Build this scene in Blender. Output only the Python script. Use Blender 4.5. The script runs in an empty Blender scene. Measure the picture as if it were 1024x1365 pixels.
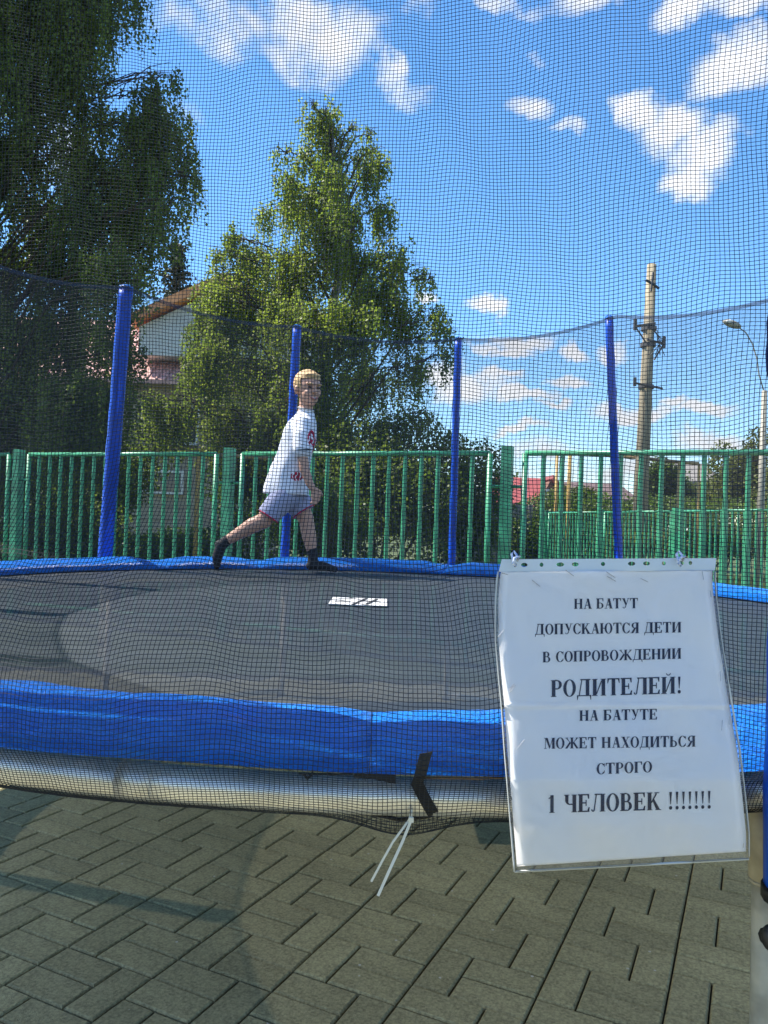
import bpy, bmesh, math, random
import numpy as np
from mathutils import Vector, Matrix
random.seed(7); RNG = np.random.default_rng(11)
PI = math.pi; R = math.radians

# ------------------------------------------------------------------ camera, sky, sun, exposure
scene = bpy.context.scene
C = scene.collection
F = 1030.0; CAMZ = 1.2; PITCH = R(0.92); ROLL = R(2.0)
fwd = Vector((0, math.cos(PITCH), math.sin(PITCH)))
r0 = Vector((1, 0, 0)); u0 = r0.cross(fwd)
cr = r0*math.cos(ROLL) + u0*math.sin(ROLL)
cu = -r0*math.sin(ROLL) + u0*math.cos(ROLL)
cam = bpy.data.cameras.new('camera'); camo = bpy.data.objects.new('camera', cam); C.objects.link(camo)
camo.matrix_world = Matrix(((cr.x, cu.x, -fwd.x, 0), (cr.y, cu.y, -fwd.y, 0), (cr.z, cu.z, -fwd.z, CAMZ), (0, 0, 0, 1)))
cam.sensor_fit = 'VERTICAL'; cam.sensor_height = 36; cam.lens = 36*F/1365
cam.clip_start = 0.02; cam.clip_end = 3000
scene.camera = camo

def ray(px, py):
    return fwd + cr*((px-512)/F) - cu*((py-682.5)/F)
def P(px, py, Y):
    d = ray(px, py); return Vector((0, 0, CAMZ)) + d*(Y/d.y)

SUN_EL = R(53.8); sdir = Vector((-0.968, 0.247, 0)).normalized()*math.cos(SUN_EL) + Vector((0, 0, math.sin(SUN_EL)))
sun = bpy.data.lights.new('sun', 'SUN'); sun.energy = 4.3; sun.angle = R(0.5); sun.color = (1, .95, .86)
suno = bpy.data.objects.new('sun', sun); C.objects.link(suno)
suno.rotation_euler = sdir.to_track_quat('Z', 'Y').to_euler(); suno.location = (0, 0, 20)

world = bpy.data.worlds.new('World'); scene.world = world; world.use_nodes = True
def build_world():
    nt = world.node_tree; N = nt.nodes; L = nt.links; N.clear()
    out = N.new('ShaderNodeOutputWorld'); bg = N.new('ShaderNodeBackground'); bg.inputs[1].default_value = 0.125
    L.new(bg.outputs[0], out.inputs[0])
    sky = N.new('ShaderNodeTexSky'); sky.sky_type = 'NISHITA'; sky.sun_disc = False
    sky.sun_elevation = SUN_EL; sky.sun_rotation = math.atan2(sdir.x, sdir.y)
    sky.air_density = 1.0; sky.dust_density = 0.15; sky.ozone_density = 4.0
    tc = N.new('ShaderNodeTexCoord')
    def m(op, a, b=None, c=None):
        n = N.new('ShaderNodeMath'); n.operation = op
        for i, v in enumerate((a, b, c)):
            if v is None: continue
            if isinstance(v, (int, float)): n.inputs[i].default_value = v
            else: L.new(v, n.inputs[i])
        return n.outputs[0]
    # warp the direction with noise so the clouds have ragged edges
    nz = N.new('ShaderNodeTexNoise'); nz.inputs['Scale'].default_value = 9; nz.inputs['Detail'].default_value = 7
    nz.inputs['Roughness'].default_value = .62
    L.new(tc.outputs['Generated'], nz.inputs['Vector'])
    sub = N.new('ShaderNodeVectorMath'); sub.operation = 'SUBTRACT'; sub.inputs[1].default_value = (.5, .5, .5)
    L.new(nz.outputs['Color'], sub.inputs[0])
    sc = N.new('ShaderNodeVectorMath'); sc.operation = 'SCALE'; sc.inputs['Scale'].default_value = .10
    L.new(sub.outputs[0], sc.inputs[0])
    ad = N.new('ShaderNodeVectorMath'); ad.operation = 'ADD'
    L.new(tc.outputs['Generated'], ad.inputs[0]); L.new(sc.outputs[0], ad.inputs[1])
    W = ad.outputs[0]
    clouds = [(430,42,88,50,1),(350,20,50,26,.6),(285,40,60,40,.62),(225,25,40,30,.5),(300,75,36,26,.5),(535,95,26,22,.75),(545,120,28,22,.7),
              (705,130,42,22,.9),(760,166,30,16,.75),(714,64,20,12,.6),(655,8,34,14,.8),(780,0,44,20,.8),(715,10,40,12,.5),(925,8,46,24,1),(985,12,44,20,.9),
              (985,88,46,32,1),(862,140,30,22,1),(900,165,52,36,1),(950,200,50,34,1),(930,235,44,22,1),(250,165,30,22,.4),
              (650,408,26,10,.9),(570,400,20,9,.7),(690,455,46,14,1),(670,470,40,9,.8),(765,469,18,11,.9),(820,462,22,12,.8),(636,520,44,22,.9),
              (600,505,30,20,.8),(668,505,24,9,.7),(755,510,26,10,.9),(700,531,34,9,.8),(735,545,20,6,.6),(830,545,48,14,1),(870,548,34,10,.8),(905,535,16,8,.8),
              (940,546,30,10,.95),(700,572,34,6,.7),(620,600,60,14,.8),(730,605,60,22,.85),(950,592,40,12,.8),(820,630,80,20,.8),(660,640,90,22,.8),(990,640,60,20,.7),
              (240,250,30,14,.25),(90,200,60,40,.7),(560,20,30,14,.4)]
    clouds = [(x, y, a*1.25, b*1.25, 1.1) if 380 < y < 600 else (x, y, a, b, w) for (x, y, a, b, w) in clouds]
    acc = None
    for (px, py, a, b, s) in clouds:
        d = ray(px, py).normalized(); rt = Vector((d.y, -d.x, 0)).normalized(); up = rt.cross(d)
        va = N.new('ShaderNodeVectorMath'); va.operation = 'DOT_PRODUCT'; va.inputs[1].default_value = rt/(a/F*1.08); L.new(W, va.inputs[0])
        vb = N.new('ShaderNodeVectorMath'); vb.operation = 'DOT_PRODUCT'; vb.inputs[1].default_value = up/(b/F*1.08); L.new(W, vb.inputs[0])
        q = m('MULTIPLY_ADD', va.outputs['Value'], va.outputs['Value'], m('MULTIPLY', vb.outputs['Value'], vb.outputs['Value']))
        q = m('MULTIPLY_ADD', q, -s, s)
        acc = q if acc is None else m('MAXIMUM', acc, q)
    # only the forward half of the sky uses the placed clouds, the unseen rest is free noise, cloud cover raised to brighten the notice
    sep = N.new('ShaderNodeSeparateXYZ'); L.new(tc.outputs['Generated'], sep.inputs[0])
    fd = N.new('ShaderNodeVectorMath'); fd.operation = 'DOT_PRODUCT'; fd.inputs[1].default_value = fwd; L.new(tc.outputs['Generated'], fd.inputs[0])
    front = N.new('ShaderNodeMapRange'); front.inputs[1].default_value = .70; front.inputs[2].default_value = .78; L.new(fd.outputs['Value'], front.inputs[0])
    pl = m('MAXIMUM', sep.outputs['Z'], .04)
    comb = N.new('ShaderNodeCombineXYZ'); L.new(m('DIVIDE', sep.outputs['X'], pl), comb.inputs[0]); L.new(m('DIVIDE', sep.outputs['Y'], pl), comb.inputs[1])
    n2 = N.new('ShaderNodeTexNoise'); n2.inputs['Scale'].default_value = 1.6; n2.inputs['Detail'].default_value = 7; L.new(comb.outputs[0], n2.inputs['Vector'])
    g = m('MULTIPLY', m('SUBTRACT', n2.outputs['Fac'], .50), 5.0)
    nf = N.new('ShaderNodeTexNoise'); nf.inputs['Scale'].default_value = 26; nf.inputs['Detail'].default_value = 8; nf.inputs['Roughness'].default_value = .62; L.new(tc.outputs['Generated'], nf.inputs['Vector'])
    placed = m('SUBTRACT', m('MULTIPLY', m('MAXIMUM', acc, -1.0), 1.15), m('MULTIPLY', m('SUBTRACT', nf.outputs['Fac'], .36), 1.7))
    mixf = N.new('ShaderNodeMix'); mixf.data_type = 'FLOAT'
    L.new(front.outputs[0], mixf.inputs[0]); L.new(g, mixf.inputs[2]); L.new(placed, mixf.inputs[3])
    cm = N.new('ShaderNodeMapRange'); cm.interpolation_type = 'SMOOTHSTEP'; cm.inputs[1].default_value = -.10; cm.inputs[2].default_value = 1.0
    L.new(mixf.outputs[0], cm.inputs[0])
    shade = N.new('ShaderNodeMapRange'); shade.inputs[1].default_value = .3; shade.inputs[2].default_value = .7; shade.inputs[3].default_value = .72; shade.inputs[4].default_value = 1.05
    L.new(nz.outputs['Fac'], shade.inputs[0])
    cc = N.new('ShaderNodeVectorMath'); cc.operation = 'SCALE'; cc.inputs[0].default_value = (3.9, 3.95, 4.1); L.new(shade.outputs[0], cc.inputs['Scale'])
    mix = N.new('ShaderNodeMix'); mix.data_type = 'RGBA'
    L.new(m('MULTIPLY', cm.outputs[0], .94), mix.inputs[0]); hs = N.new('ShaderNodeHueSaturation'); hs.inputs['Saturation'].default_value = 1.2; hs.inputs['Value'].default_value = .88; L.new(sky.outputs[0], hs.inputs['Color']); L.new(hs.outputs[0], mix.inputs[6]); L.new(cc.outputs[0], mix.inputs[7])
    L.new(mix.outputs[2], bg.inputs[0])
    world.cycles.sampling_method = 'MANUAL'; world.cycles.sample_map_resolution = 512
build_world()
scene.view_settings.view_transform = 'Standard'; scene.view_settings.look = 'None'
scene.view_settings.gamma = 1; scene.view_settings.use_curve_mapping = False
scene.view_settings.exposure = 1.5
scene.cycles.max_bounces = 8; scene.cycles.transparent_max_bounces = 24

# ------------------------------------------------------------------ materials
MAT = {}
def mat(name, col, rough=.6, metal=0, spec=.5, var=.0, vscale=6, bump=0, bscale=40, trans=0, col2=None, stretch=None, coat=0, rand=0, attr=None, transp=0, coord='Object', mottle=None):
    if name in MAT: return MAT[name]
    m = bpy.data.materials.new(name); m.use_nodes = True; nt = m.node_tree; N = nt.nodes; L = nt.links
    b = N['Principled BSDF']; b.inputs['Base Color'].default_value = (*col, 1); b.inputs['Roughness'].default_value = rough
    b.inputs['Metallic'].default_value = metal; b.inputs['Specular IOR Level'].default_value = spec; b.inputs['Coat Weight'].default_value = coat
    tc = N.new('ShaderNodeTexCoord'); mp = N.new('ShaderNodeMapping'); L.new(tc.outputs[coord], mp.inputs[0])
    if stretch: mp.inputs['Scale'].default_value = stretch
    colout = None
    if var or col2:
        nz = N.new('ShaderNodeTexNoise'); nz.inputs['Scale'].default_value = vscale; nz.inputs['Detail'].default_value = 6; L.new(mp.outputs[0], nz.inputs['Vector'])
        rp = N.new('ShaderNodeValToRGB'); L.new(nz.outputs['Fac'], rp.inputs[0])
        c2 = col2 if col2 else tuple(c*(1+var) for c in col); c1 = col if col2 else tuple(c*(1-var) for c in col)
        rp.color_ramp.elements[0].position = .34; rp.color_ramp.elements[1].position = .66
        rp.color_ramp.elements[0].color = (*c1, 1); rp.color_ramp.elements[1].color = (*c2, 1); colout = rp.outputs[0]
    if mottle:
        n3 = N.new('ShaderNodeTexNoise'); n3.inputs['Scale'].default_value = mottle; n3.inputs['Detail'].default_value = 3; L.new(mp.outputs[0], n3.inputs['Vector'])
        mr = N.new('ShaderNodeMapRange'); mr.inputs[1].default_value = .3; mr.inputs[2].default_value = .7; mr.inputs[3].default_value = .65; mr.inputs[4].default_value = 1.35; L.new(n3.outputs['Fac'], mr.inputs[0])
        sc = N.new('ShaderNodeVectorMath'); sc.operation = 'SCALE'; L.new(mr.outputs[0], sc.inputs['Scale'])
        if colout: L.new(colout, sc.inputs[0])
        else: sc.inputs[0].default_value = col
        colout = sc.outputs[0]
    if rand:
        oi = N.new('ShaderNodeObjectInfo'); mr = N.new('ShaderNodeMapRange'); mr.inputs[3].default_value = 1-rand; mr.inputs[4].default_value = 1+rand; L.new(oi.outputs['Random'], mr.inputs[0])
        sc = N.new('ShaderNodeVectorMath'); sc.operation = 'SCALE'; L.new(mr.outputs[0], sc.inputs['Scale'])
        if colout: L.new(colout, sc.inputs[0])
        else: sc.inputs[0].default_value = col
        colout = sc.outputs[0]
    if attr:
        at = N.new('ShaderNodeAttribute'); at.attribute_name = attr
        mx = N.new('ShaderNodeMix'); mx.data_type = 'RGBA'; mx.inputs[6].default_value = (*col, 1); mx.inputs[7].default_value = (*col2, 1); L.new(at.outputs['Fac'], mx.inputs[0])
        colout = mx.outputs[2]
    if colout: L.new(colout, b.inputs['Base Color'])
    if bump:
        nb = N.new('ShaderNodeTexNoise'); nb.inputs['Scale'].default_value = bscale; nb.inputs['Detail'].default_value = 4; L.new(mp.outputs[0], nb.inputs['Vector'])
        bp = N.new('ShaderNodeBump'); bp.inputs['Strength'].default_value = bump; bp.inputs['Distance'].default_value = .01; L.new(nb.outputs['Fac'], bp.inputs['Height']); L.new(bp.outputs[0], b.inputs['Normal'])
    last = b.outputs[0]
    if trans:
        tr = N.new('ShaderNodeBsdfTranslucent'); ms = N.new('ShaderNodeMixShader'); ms.inputs[0].default_value = trans
        if colout:
            g = N.new('ShaderNodeVectorMath'); g.operation = 'MULTIPLY'; g.inputs[1].default_value = (1.5, 1.7, .8); L.new(colout, g.inputs[0]); L.new(g.outputs[0], tr.inputs[0])
        else: tr.inputs[0].default_value = (*[min(1, c*1.3) for c in col], 1)
        L.new(last, ms.inputs[1]); L.new(tr.outputs[0], ms.inputs[2]); last = ms.outputs[0]
    if transp:
        tp = N.new('ShaderNodeBsdfTransparent'); ms = N.new('ShaderNodeMixShader'); ms.inputs[0].default_value = transp
        L.new(last, ms.inputs[1]); L.new(tp.outputs[0], ms.inputs[2]); last = ms.outputs[0]
    L.new(last, N['Material Output'].inputs[0])
    MAT[name] = m; return m

# ------------------------------------------------------------------ mesh helpers
def tagp(o, label=None, cat=None, group=None, kind=None):
    if label: o['label'] = label
    if cat: o['category'] = cat
    if group: o['group'] = group
    if kind: o['kind'] = kind
    return o
def link(name, me, m=None, parent=None, smooth=False):
    if m is not None and len(me.materials) == 0: me.materials.append(m)
    o = bpy.data.objects.new(name, me); C.objects.link(o)
    if parent is not None: o.parent = parent; o.matrix_parent_inverse = Matrix.Translation(-parent.location)
    if smooth: me.shade_smooth()
    return o
def empty(name, loc, label, cat, group=None, kind=None):
    o = bpy.data.objects.new(name, None); C.objects.link(o); o.location = loc; o.empty_display_size = .1
    return tagp(o, label, cat, group, kind)
class MB:
    def __init__(s): s.v = []; s.f = []
    def add(s, vs, fs):
        k = len(s.v); s.v += [tuple(v) for v in vs]; s.f += [tuple(i+k for i in f) for f in fs]; return s
    def box(s, c, d, rz=0, bev=0):
        x, y, z = d[0]/2, d[1]/2, d[2]/2; cc, ss = math.cos(rz), math.sin(rz)
        if bev:
            b = bev; prof = [(-z, 0), (z-b, 0), (z, b)]
            vs = []
            for (h, ins) in prof:
                for (a, q) in ((-1,-1),(1,-1),(1,1),(-1,1)): vs.append((a*(x-ins), q*(y-ins), h))
            fs = [(3,2,1,0),(8,9,10,11)]
            for l in range(2):
                for i in range(4): fs.append((l*4+i, l*4+(i+1)%4, (l+1)*4+(i+1)%4, (l+1)*4+i))
        else:
            vs = [(a*x, q*y, h*z) for h in (-1,1) for (a, q) in ((-1,-1),(1,-1),(1,1),(-1,1))]
            fs = [(3,2,1,0),(4,5,6,7)] + [(i,(i+1)%4,(i+1)%4+4,i+4) for i in range(4)]
        vs = [(c[0]+cc*v[0]-ss*v[1], c[1]+ss*v[0]+cc*v[1], c[2]+v[2]) for v in vs]
        return s.add(vs, fs)
    def prism(s, pts, vec):   # extrude polygon pts along vec
        n = len(pts); pts = [Vector(p) for p in pts]; q = [p+Vector(vec) for p in pts]
        return s.add(pts+q, [tuple(range(n))[::-1], tuple(range(n, 2*n))] + [(i,(i+1)%n,(i+1)%n+n,i+n) for i in range(n)])
    def tube(s, pts, rad, n=8, cap=True, closed=False):
        pts = [Vector(p) for p in pts]; k = len(pts)
        if not hasattr(rad, '__len__'): rad = [rad]*k
        vs = []; fs = []; up = None
        for i, p in enumerate(pts):
            if closed: t = pts[(i+1)%k]-pts[i-1]
            else: t = pts[min(i+1, k-1)]-pts[max(i-1, 0)]
            t.normalize()
            if up is None:
                up = Vector((0,0,1)) if abs(t.z) < .9 else Vector((1,0,0))
            a = up - t*up.dot(t)
            if a.length < 1e-5: a = t.orthogonal()
            a.normalize(); b = t.cross(a); up = a
            for j in range(n):
                w = 2*PI*j/n; vs.append(p + (a*math.cos(w)+b*math.sin(w))*rad[i])
        m = k if closed else k-1
        for i in range(m):
            for j in range(n):
                i2 = (i+1) % k
                fs.append((i*n+j, i*n+(j+1)%n, i2*n+(j+1)%n, i2*n+j))
        if cap and not closed: fs += [tuple(range(n))[::-1], tuple(range((k-1)*n, k*n))]
        return s.add(vs, fs)
    def ell(s, c, rad, rot=None, nu=16, nv=10):
        vs = []; fs = []
        M = rot if rot is not None else Matrix.Identity(3)
        for i in range(1, nv):
            th = PI*i/nv
            for j in range(nu):
                ph = 2*PI*j/nu
                vs.append(Vector(c)+M@Vector((rad[0]*math.sin(th)*math.cos(ph), rad[1]*math.sin(th)*math.sin(ph), rad[2]*math.cos(th))))
        for i in range(nv-2):
            for j in range(nu):
                fs.append((i*nu+j, (i+1)*nu+j, (i+1)*nu+(j+1)%nu, i*nu+(j+1)%nu))
        t = len(vs); vs.append(Vector(c)+M@Vector((0,0,rad[2]))); vs.append(Vector(c)+M@Vector((0,0,-rad[2])))
        for j in range(nu):
            fs.append((t, j, (j+1)%nu)); fs.append((t+1, (nv-2)*nu+(j+1)%nu, (nv-2)*nu+j))
        return s.add(vs, fs)
    def caps(s, pts, rad, n=14):   # sphere-swept chain (to be remeshed)
        for i in range(len(pts)-1):
            s.tube([pts[i], pts[i+1]], [rad[i], rad[i+1]], n)
        for p, r in zip(pts, rad): s.ell(p, (r, r, r), nu=n, nv=8)
        return s
    def loft(s, rings):
        n = len(rings[0]); vs = [p for r in rings for p in r]; fs = []
        for i in range(len(rings)-1):
            for j in range(n): fs.append((i*n+j, i*n+(j+1)%n, (i+1)*n+(j+1)%n, (i+1)*n+j))
        fs += [tuple(range(n))[::-1], tuple(range((len(rings)-1)*n, len(rings)*n))]
        return s.add(vs, fs)
    def mesh(s, name):
        me = bpy.data.meshes.new(name); me.from_pydata(s.v, [], s.f); me.update(); return me
    def build(s, name, m, parent=None, smooth=False, origin=None):
        return link(name, s.mesh(name), m, parent, smooth)
def npmesh(name, V, Fq, attr=None):
    me = bpy.data.meshes.new(name); k = Fq.shape[1]
    me.vertices.add(len(V)); me.vertices.foreach_set('co', V.astype(np.float32).ravel())
    me.loops.add(Fq.size); me.loops.foreach_set('vertex_index', Fq.astype(np.int32).ravel())
    me.polygons.add(len(Fq)); me.polygons.foreach_set('loop_start', np.arange(0, Fq.size, k, dtype=np.int32))
    try: me.polygons.foreach_set('loop_total', np.full(len(Fq), k, dtype=np.int32))
    except Exception: pass
    me.update(calc_edges=True)
    if attr is not None:
        a = me.attributes.new('tone', 'FLOAT', 'FACE'); a.data.foreach_set('value', attr.astype(np.float32))
    return me
def remesh(mb, name, m, parent, voxel=.006, smooth=3):
    me = mb.mesh(name+'_src'); tmp = bpy.data.objects.new('tmp', me); C.objects.link(tmp)
    bm = bmesh.new(); bm.from_mesh(me); bmesh.ops.recalc_face_normals(bm, faces=bm.faces); bm.to_mesh(me); bm.free()
    md = tmp.modifiers.new('r', 'REMESH'); md.mode = 'VOXEL'; md.voxel_size = voxel
    if smooth: ms = tmp.modifiers.new('s', 'SMOOTH'); ms.iterations = smooth; ms.factor = .5
    dg = bpy.context.evaluated_depsgraph_get(); ev = tmp.evaluated_get(dg)
    me2 = bpy.data.meshes.new_from_object(ev); me2.name = name
    bpy.data.objects.remove(tmp); bpy.data.meshes.remove(me)
    me2.materials.clear()
    return link(name, me2, m, parent, True)

# ------------------------------------------------------------------ ground
M_grass = mat('grass_ground', (.035,.06,.014), .9, col2=(.09,.115,.03), vscale=.7, bump=.6, bscale=30, mottle=9)
def build_ground():
    n = 60; xs = np.linspace(-1, 1, n); xs = np.sign(xs)*np.abs(xs)**3*500
    X, Y = np.meshgrid(xs, xs+12); V = np.stack([X.ravel(), Y.ravel(), np.full(n*n, -.03)], 1)
    I = np.arange(n*n).reshape(n, n); Q = np.stack([I[:-1,:-1].ravel(), I[:-1,1:].ravel(), I[1:,1:].ravel(), I[1:,:-1].ravel()], 1)
    tagp(link('ground', npmesh('ground', V, Q), M_grass), 'green lawn and rough grass behind the fence', None, None, 'structure')
build_ground()
M_sand = mat('joint_sand', (.045,.043,.028), .95, var=.3, vscale=30, bump=.4, bscale=200)
def paver_wear(m):
    nt = m.node_tree; N = nt.nodes; L = nt.links; b = N['Principled BSDF']; src = b.inputs['Base Color'].links[0].from_socket
    ge = N.new('ShaderNodeNewGeometry')
    n = N.new('ShaderNodeTexNoise'); n.inputs['Scale'].default_value = 1.1; n.inputs['Detail'].default_value = 7; n.inputs['Roughness'].default_value = .6; L.new(ge.outputs['Position'], n.inputs['Vector'])
    mr = N.new('ShaderNodeMapRange'); mr.inputs[1].default_value = .3; mr.inputs[2].default_value = .7; mr.inputs[3].default_value = .78; mr.inputs[4].default_value = 1.2; L.new(n.outputs['Fac'], mr.inputs[0])
    sc = N.new('ShaderNodeVectorMath'); sc.operation = 'SCALE'; L.new(src, sc.inputs[0]); L.new(mr.outputs[0], sc.inputs['Scale'])
    v = N.new('ShaderNodeTexVoronoi'); v.inputs['Scale'].default_value = 11; L.new(ge.outputs['Position'], v.inputs['Vector'])
    lt = N.new('ShaderNodeMath'); lt.operation = 'LESS_THAN'; lt.inputs[1].default_value = .045; L.new(v.outputs['Distance'], lt.inputs[0])
    mx = N.new('ShaderNodeMix'); mx.data_type = 'RGBA'; mx.inputs[7].default_value = (.5,.48,.40,1); L.new(lt.outputs[0], mx.inputs[0]); L.new(sc.outputs[0], mx.inputs[6]); L.new(mx.outputs[2], b.inputs['Base Color']); return m
M_paver = mat('paver_concrete', (.30,.275,.145), .92, col2=(.335,.305,.165), vscale=5, bump=.5, bscale=420, rand=.10, mottle=140)
paver_wear(M_paver)
pav = tagp(MB().box((0, -3.4, -.018), (13.4, 18.8, .036)).build('pavement', M_sand), 'olive grey concrete pavers laid in a parquet pattern under the trampoline', None, None, 'structure')
def build_pavers():
    a = math.atan2(.295, .613); dv = Vector((math.sin(a), math.cos(a), 0)); du = Vector((dv.y, -dv.x, 0))   # dv along the strips, du across
    O = Vector((.158, 2.115, 0)) - du*.3
    rot_v = math.atan2(dv.y, dv.x); rot_u = math.atan2(du.y, du.x)
    cells = []
    for i in range(-60, 60):
        sh = (i*0.1) % .4
        for j in range(-90, 60):
            b = O + du*(i*.3) + dv*(j*.2+sh)
            if j % 2 == 0:
                cells += [(b+du*.1+dv*.05, rot_u), (b+du*.1+dv*.15, rot_u), (b+du*.25+dv*.1, rot_v)]
            else:
                cells += [(b+du*.05+dv*.1, rot_v), (b+du*.2+dv*.05, rot_u), (b+du*.2+dv*.15, rot_u)]
    src = MB().box((0, 0, .0), (.1952, .0952, .05), 0, .005).mesh('paver')
    rest = MB(); vis = []
    for c, r in cells:
        if abs(c.x) > (4.3 if c.y > 0 else 6.6) or c.y < -12.6 or c.y > 5.8: continue
        d = c - Vector((0, 0, CAMZ)); w = d.dot(fwd); px = 512+F*d.dot(cr)/w if w > .1 else 1e6; py = 682.5-F*d.dot(cu)/w if w > .1 else 1e6
        if w > .1 and -60 < px < 1090 and 1020 < py < 1420: vis.append((w, c, r))
        else: rest.box((c.x, c.y, .011-.025+random.uniform(-.001,.001)+.0), (.1952, .0952, .05), r, .0035)
    vis.sort(key=lambda t: t[0])
    for k, (w, c, r) in enumerate(vis):
        if k < 300:
            o = link('paver', src, M_paver, pav); o.location = (c.x, c.y, -.014+random.uniform(-.0012,.0012)); o.rotation_euler = (random.uniform(-.004,.004), random.uniform(-.004,.004), r+random.uniform(-.006,.006)+PI*random.randint(0,1))
        else: rest.box((c.x, c.y, -.014), (.1952, .0952, .05), r, .0035)
    tagp(rest.build('pavers_beyond', M_paver, pav), None, None, None, 'stuff')
build_pavers()

# ------------------------------------------------------------------ foliage tools
def leaves_mesh(name, pts, size, droop=.6, tone=None):
    n = len(pts); d = RNG.normal(size=(n,3)); d[:,2] -= droop*1.5; d /= np.linalg.norm(d, axis=1)[:,None]
    s = RNG.normal(size=(n,3)); s -= (s*d).sum(1)[:,None]*d; s /= np.linalg.norm(s, axis=1)[:,None]
    L = size*RNG.uniform(.65, 1.25, n)[:,None]; Wd = L*.42
    V = np.stack([pts, pts+d*L*.45+s*Wd, pts+d*L, pts+d*L*.45-s*Wd], 1).reshape(-1,3)
    Q = np.arange(n*4).reshape(n,4)
    t = RNG.uniform(0, 1, n) if tone is None else np.clip(tone+RNG.normal(0,.22,n), 0, 1)
    return npmesh(name, V, Q, t)
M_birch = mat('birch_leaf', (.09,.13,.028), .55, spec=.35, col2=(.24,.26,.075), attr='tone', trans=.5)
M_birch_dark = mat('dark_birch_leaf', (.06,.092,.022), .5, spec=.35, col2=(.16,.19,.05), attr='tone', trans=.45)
M_bush = mat('bush_leaf', (.04,.075,.014), .5, spec=.4, col2=(.13,.18,.03), attr='tone', trans=.35)
M_bushy = mat('yellow_green_leaf', (.07,.09,.022), .6, spec=.3, col2=(.16,.17,.05), attr='tone', trans=.35)
M_needle = mat('spruce_needle', (.012,.026,.012), .6, col2=(.028,.045,.018), attr='tone', trans=.1)
M_bark = mat('birch_bark', (.10,.09,.075), .9, col2=(.42,.40,.36), vscale=3, stretch=(1,1,.25), bump=.5, bscale=12)
M_twig = mat('twig_bark', (.045,.032,.022), .9, var=.3, vscale=8)
def birch(name, base, H, env, nb, label, group, leafm, leaf=.055, per=18, nl=26, slen=(.35,1.15), extra=()):
    """env(z, phi) -> crown radius (m) at height z"""
    root = empty(name, base, label, 'tree', group); bx, by = base[0], base[1]
    tr = MB(); tp = [Vector((bx+.10*math.sin(k*.9), by+.08*math.cos(k*1.3), H*.96*k/10)) for k in range(11)]
    tr.tube(tp, [.16*(1-k/10.6)+.012 for k in range(11)], 10); tr.build('trunk', M_bark, root, True)
    lim = MB(); pts = []; tone = []
    axes = []
    for b in range(nb):
        z1 = H*(RNG.uniform(.12, 1.0)); phi = RNG.uniform(0, 2*PI); rr = env(z1, phi)
        if rr <= .05: continue
        rr *= RNG.uniform(.55, 1.06); z0 = max(.6, z1-rr*RNG.uniform(.4, .9)-.2)
        axes.append((z0, z1, phi, rr))
    axes += list(extra)
    for (z0, z1, phi, rr) in axes:
        a = tp[min(10, int(z0/(H*.096)))].copy(); a.z = z0
        e = Vector((bx+rr*math.cos(phi), by+rr*math.sin(phi), z1))
        bend = Vector((0, 0, rr*.22)); cv = []
        for k in range(7):
            t = k/6; cv.append(a.lerp(e, t) + bend*math.sin(t*PI) + Vector(RNG.normal(0, .03, 3)))
        lim.tube(cv, [.03*(1-t/7)+.005 for t in range(7)], 5, cap=False)
        btone = RNG.uniform(.2, .75)
        for s in range(per):
            t = RNG.uniform(.18, 1)**.75; q = t*6; k = min(5, int(q)); p = cv[k].lerp(cv[k+1], q-k)
            off = RNG.normal(0, .16, 3); off[2] *= .6; p = np.array(p)+off
            ln = RNG.uniform(*slen)*(1 if z1 < H*.88 else .5); m = int(nl*ln/.75)
            if m < 3: continue
            sw = RNG.normal(0, .14, 2); tt = np.linspace(0, 1, m)
            st = np.stack([p[0]+sw[0]*tt**1.5, p[1]+sw[1]*tt**1.5, p[2]+.08*np.sin(tt*PI)-ln*tt**1.2], 1)
            st += RNG.normal(0, .035, st.shape)
            pts.append(st[st[:,2] > .1]); tone.append(np.full(int((st[:,2] > .1).sum()), btone))
            if s % 3 == 0:
                lim.tube([Vector(st[0]), Vector(st[m//2]), Vector(st[-1])], [.005, .003, .002], 3, cap=False)
    lim.build('branches', M_twig, root, True)
    pts = np.concatenate(pts); tone = np.concatenate(tone)
    link('crown', leaves_mesh('crown', pts, leaf, .8, tone), leafm, root)
    return root
def shrub(name, c, rad, n, leafm, label, cat='shrub', group=None, leaf=.06, lumps=9, height=None):
    root = empty(name, (c[0], c[1], 0), label, cat, group)
    cs = RNG.uniform(-1, 1, (lumps, 3))*np.array(rad)*.55 + np.array([c[0], c[1], c[2]])
    k = RNG.integers(0, lumps, n); d = RNG.normal(size=(n,3)); d /= np.linalg.norm(d, axis=1)[:,None]
    lr = RNG.uniform(.45, .62, (lumps,1))*np.array(rad)
    p = cs[k] + d*lr[k]*(RNG.uniform(.25, 1.08, n)**.5)[:,None]
    tn = RNG.uniform(.2, .7, lumps)[k]; ok = p[:,2] > .02
    link('foliage', leaves_mesh('foliage', p[ok], leaf, .15, tn[ok]), leafm, root)
    st = MB()
    for i in range(6):
        e = cs[i % lumps]; st.tube([Vector((c[0]+random.uniform(-.15,.15)*rad[0], c[1], 0)), Vector((c[0]*.4+e[0]*.6, c[1]*.4+e[1]*.6, e[2]*.6)), Vector(e)], [.03, .02, .01], 5)
    st.build('stem', M_twig, root, True)
    return root
def interp(x, tab):
    return float(np.interp(x, [t[0] for t in tab], [t[1] for t in tab]))

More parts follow.
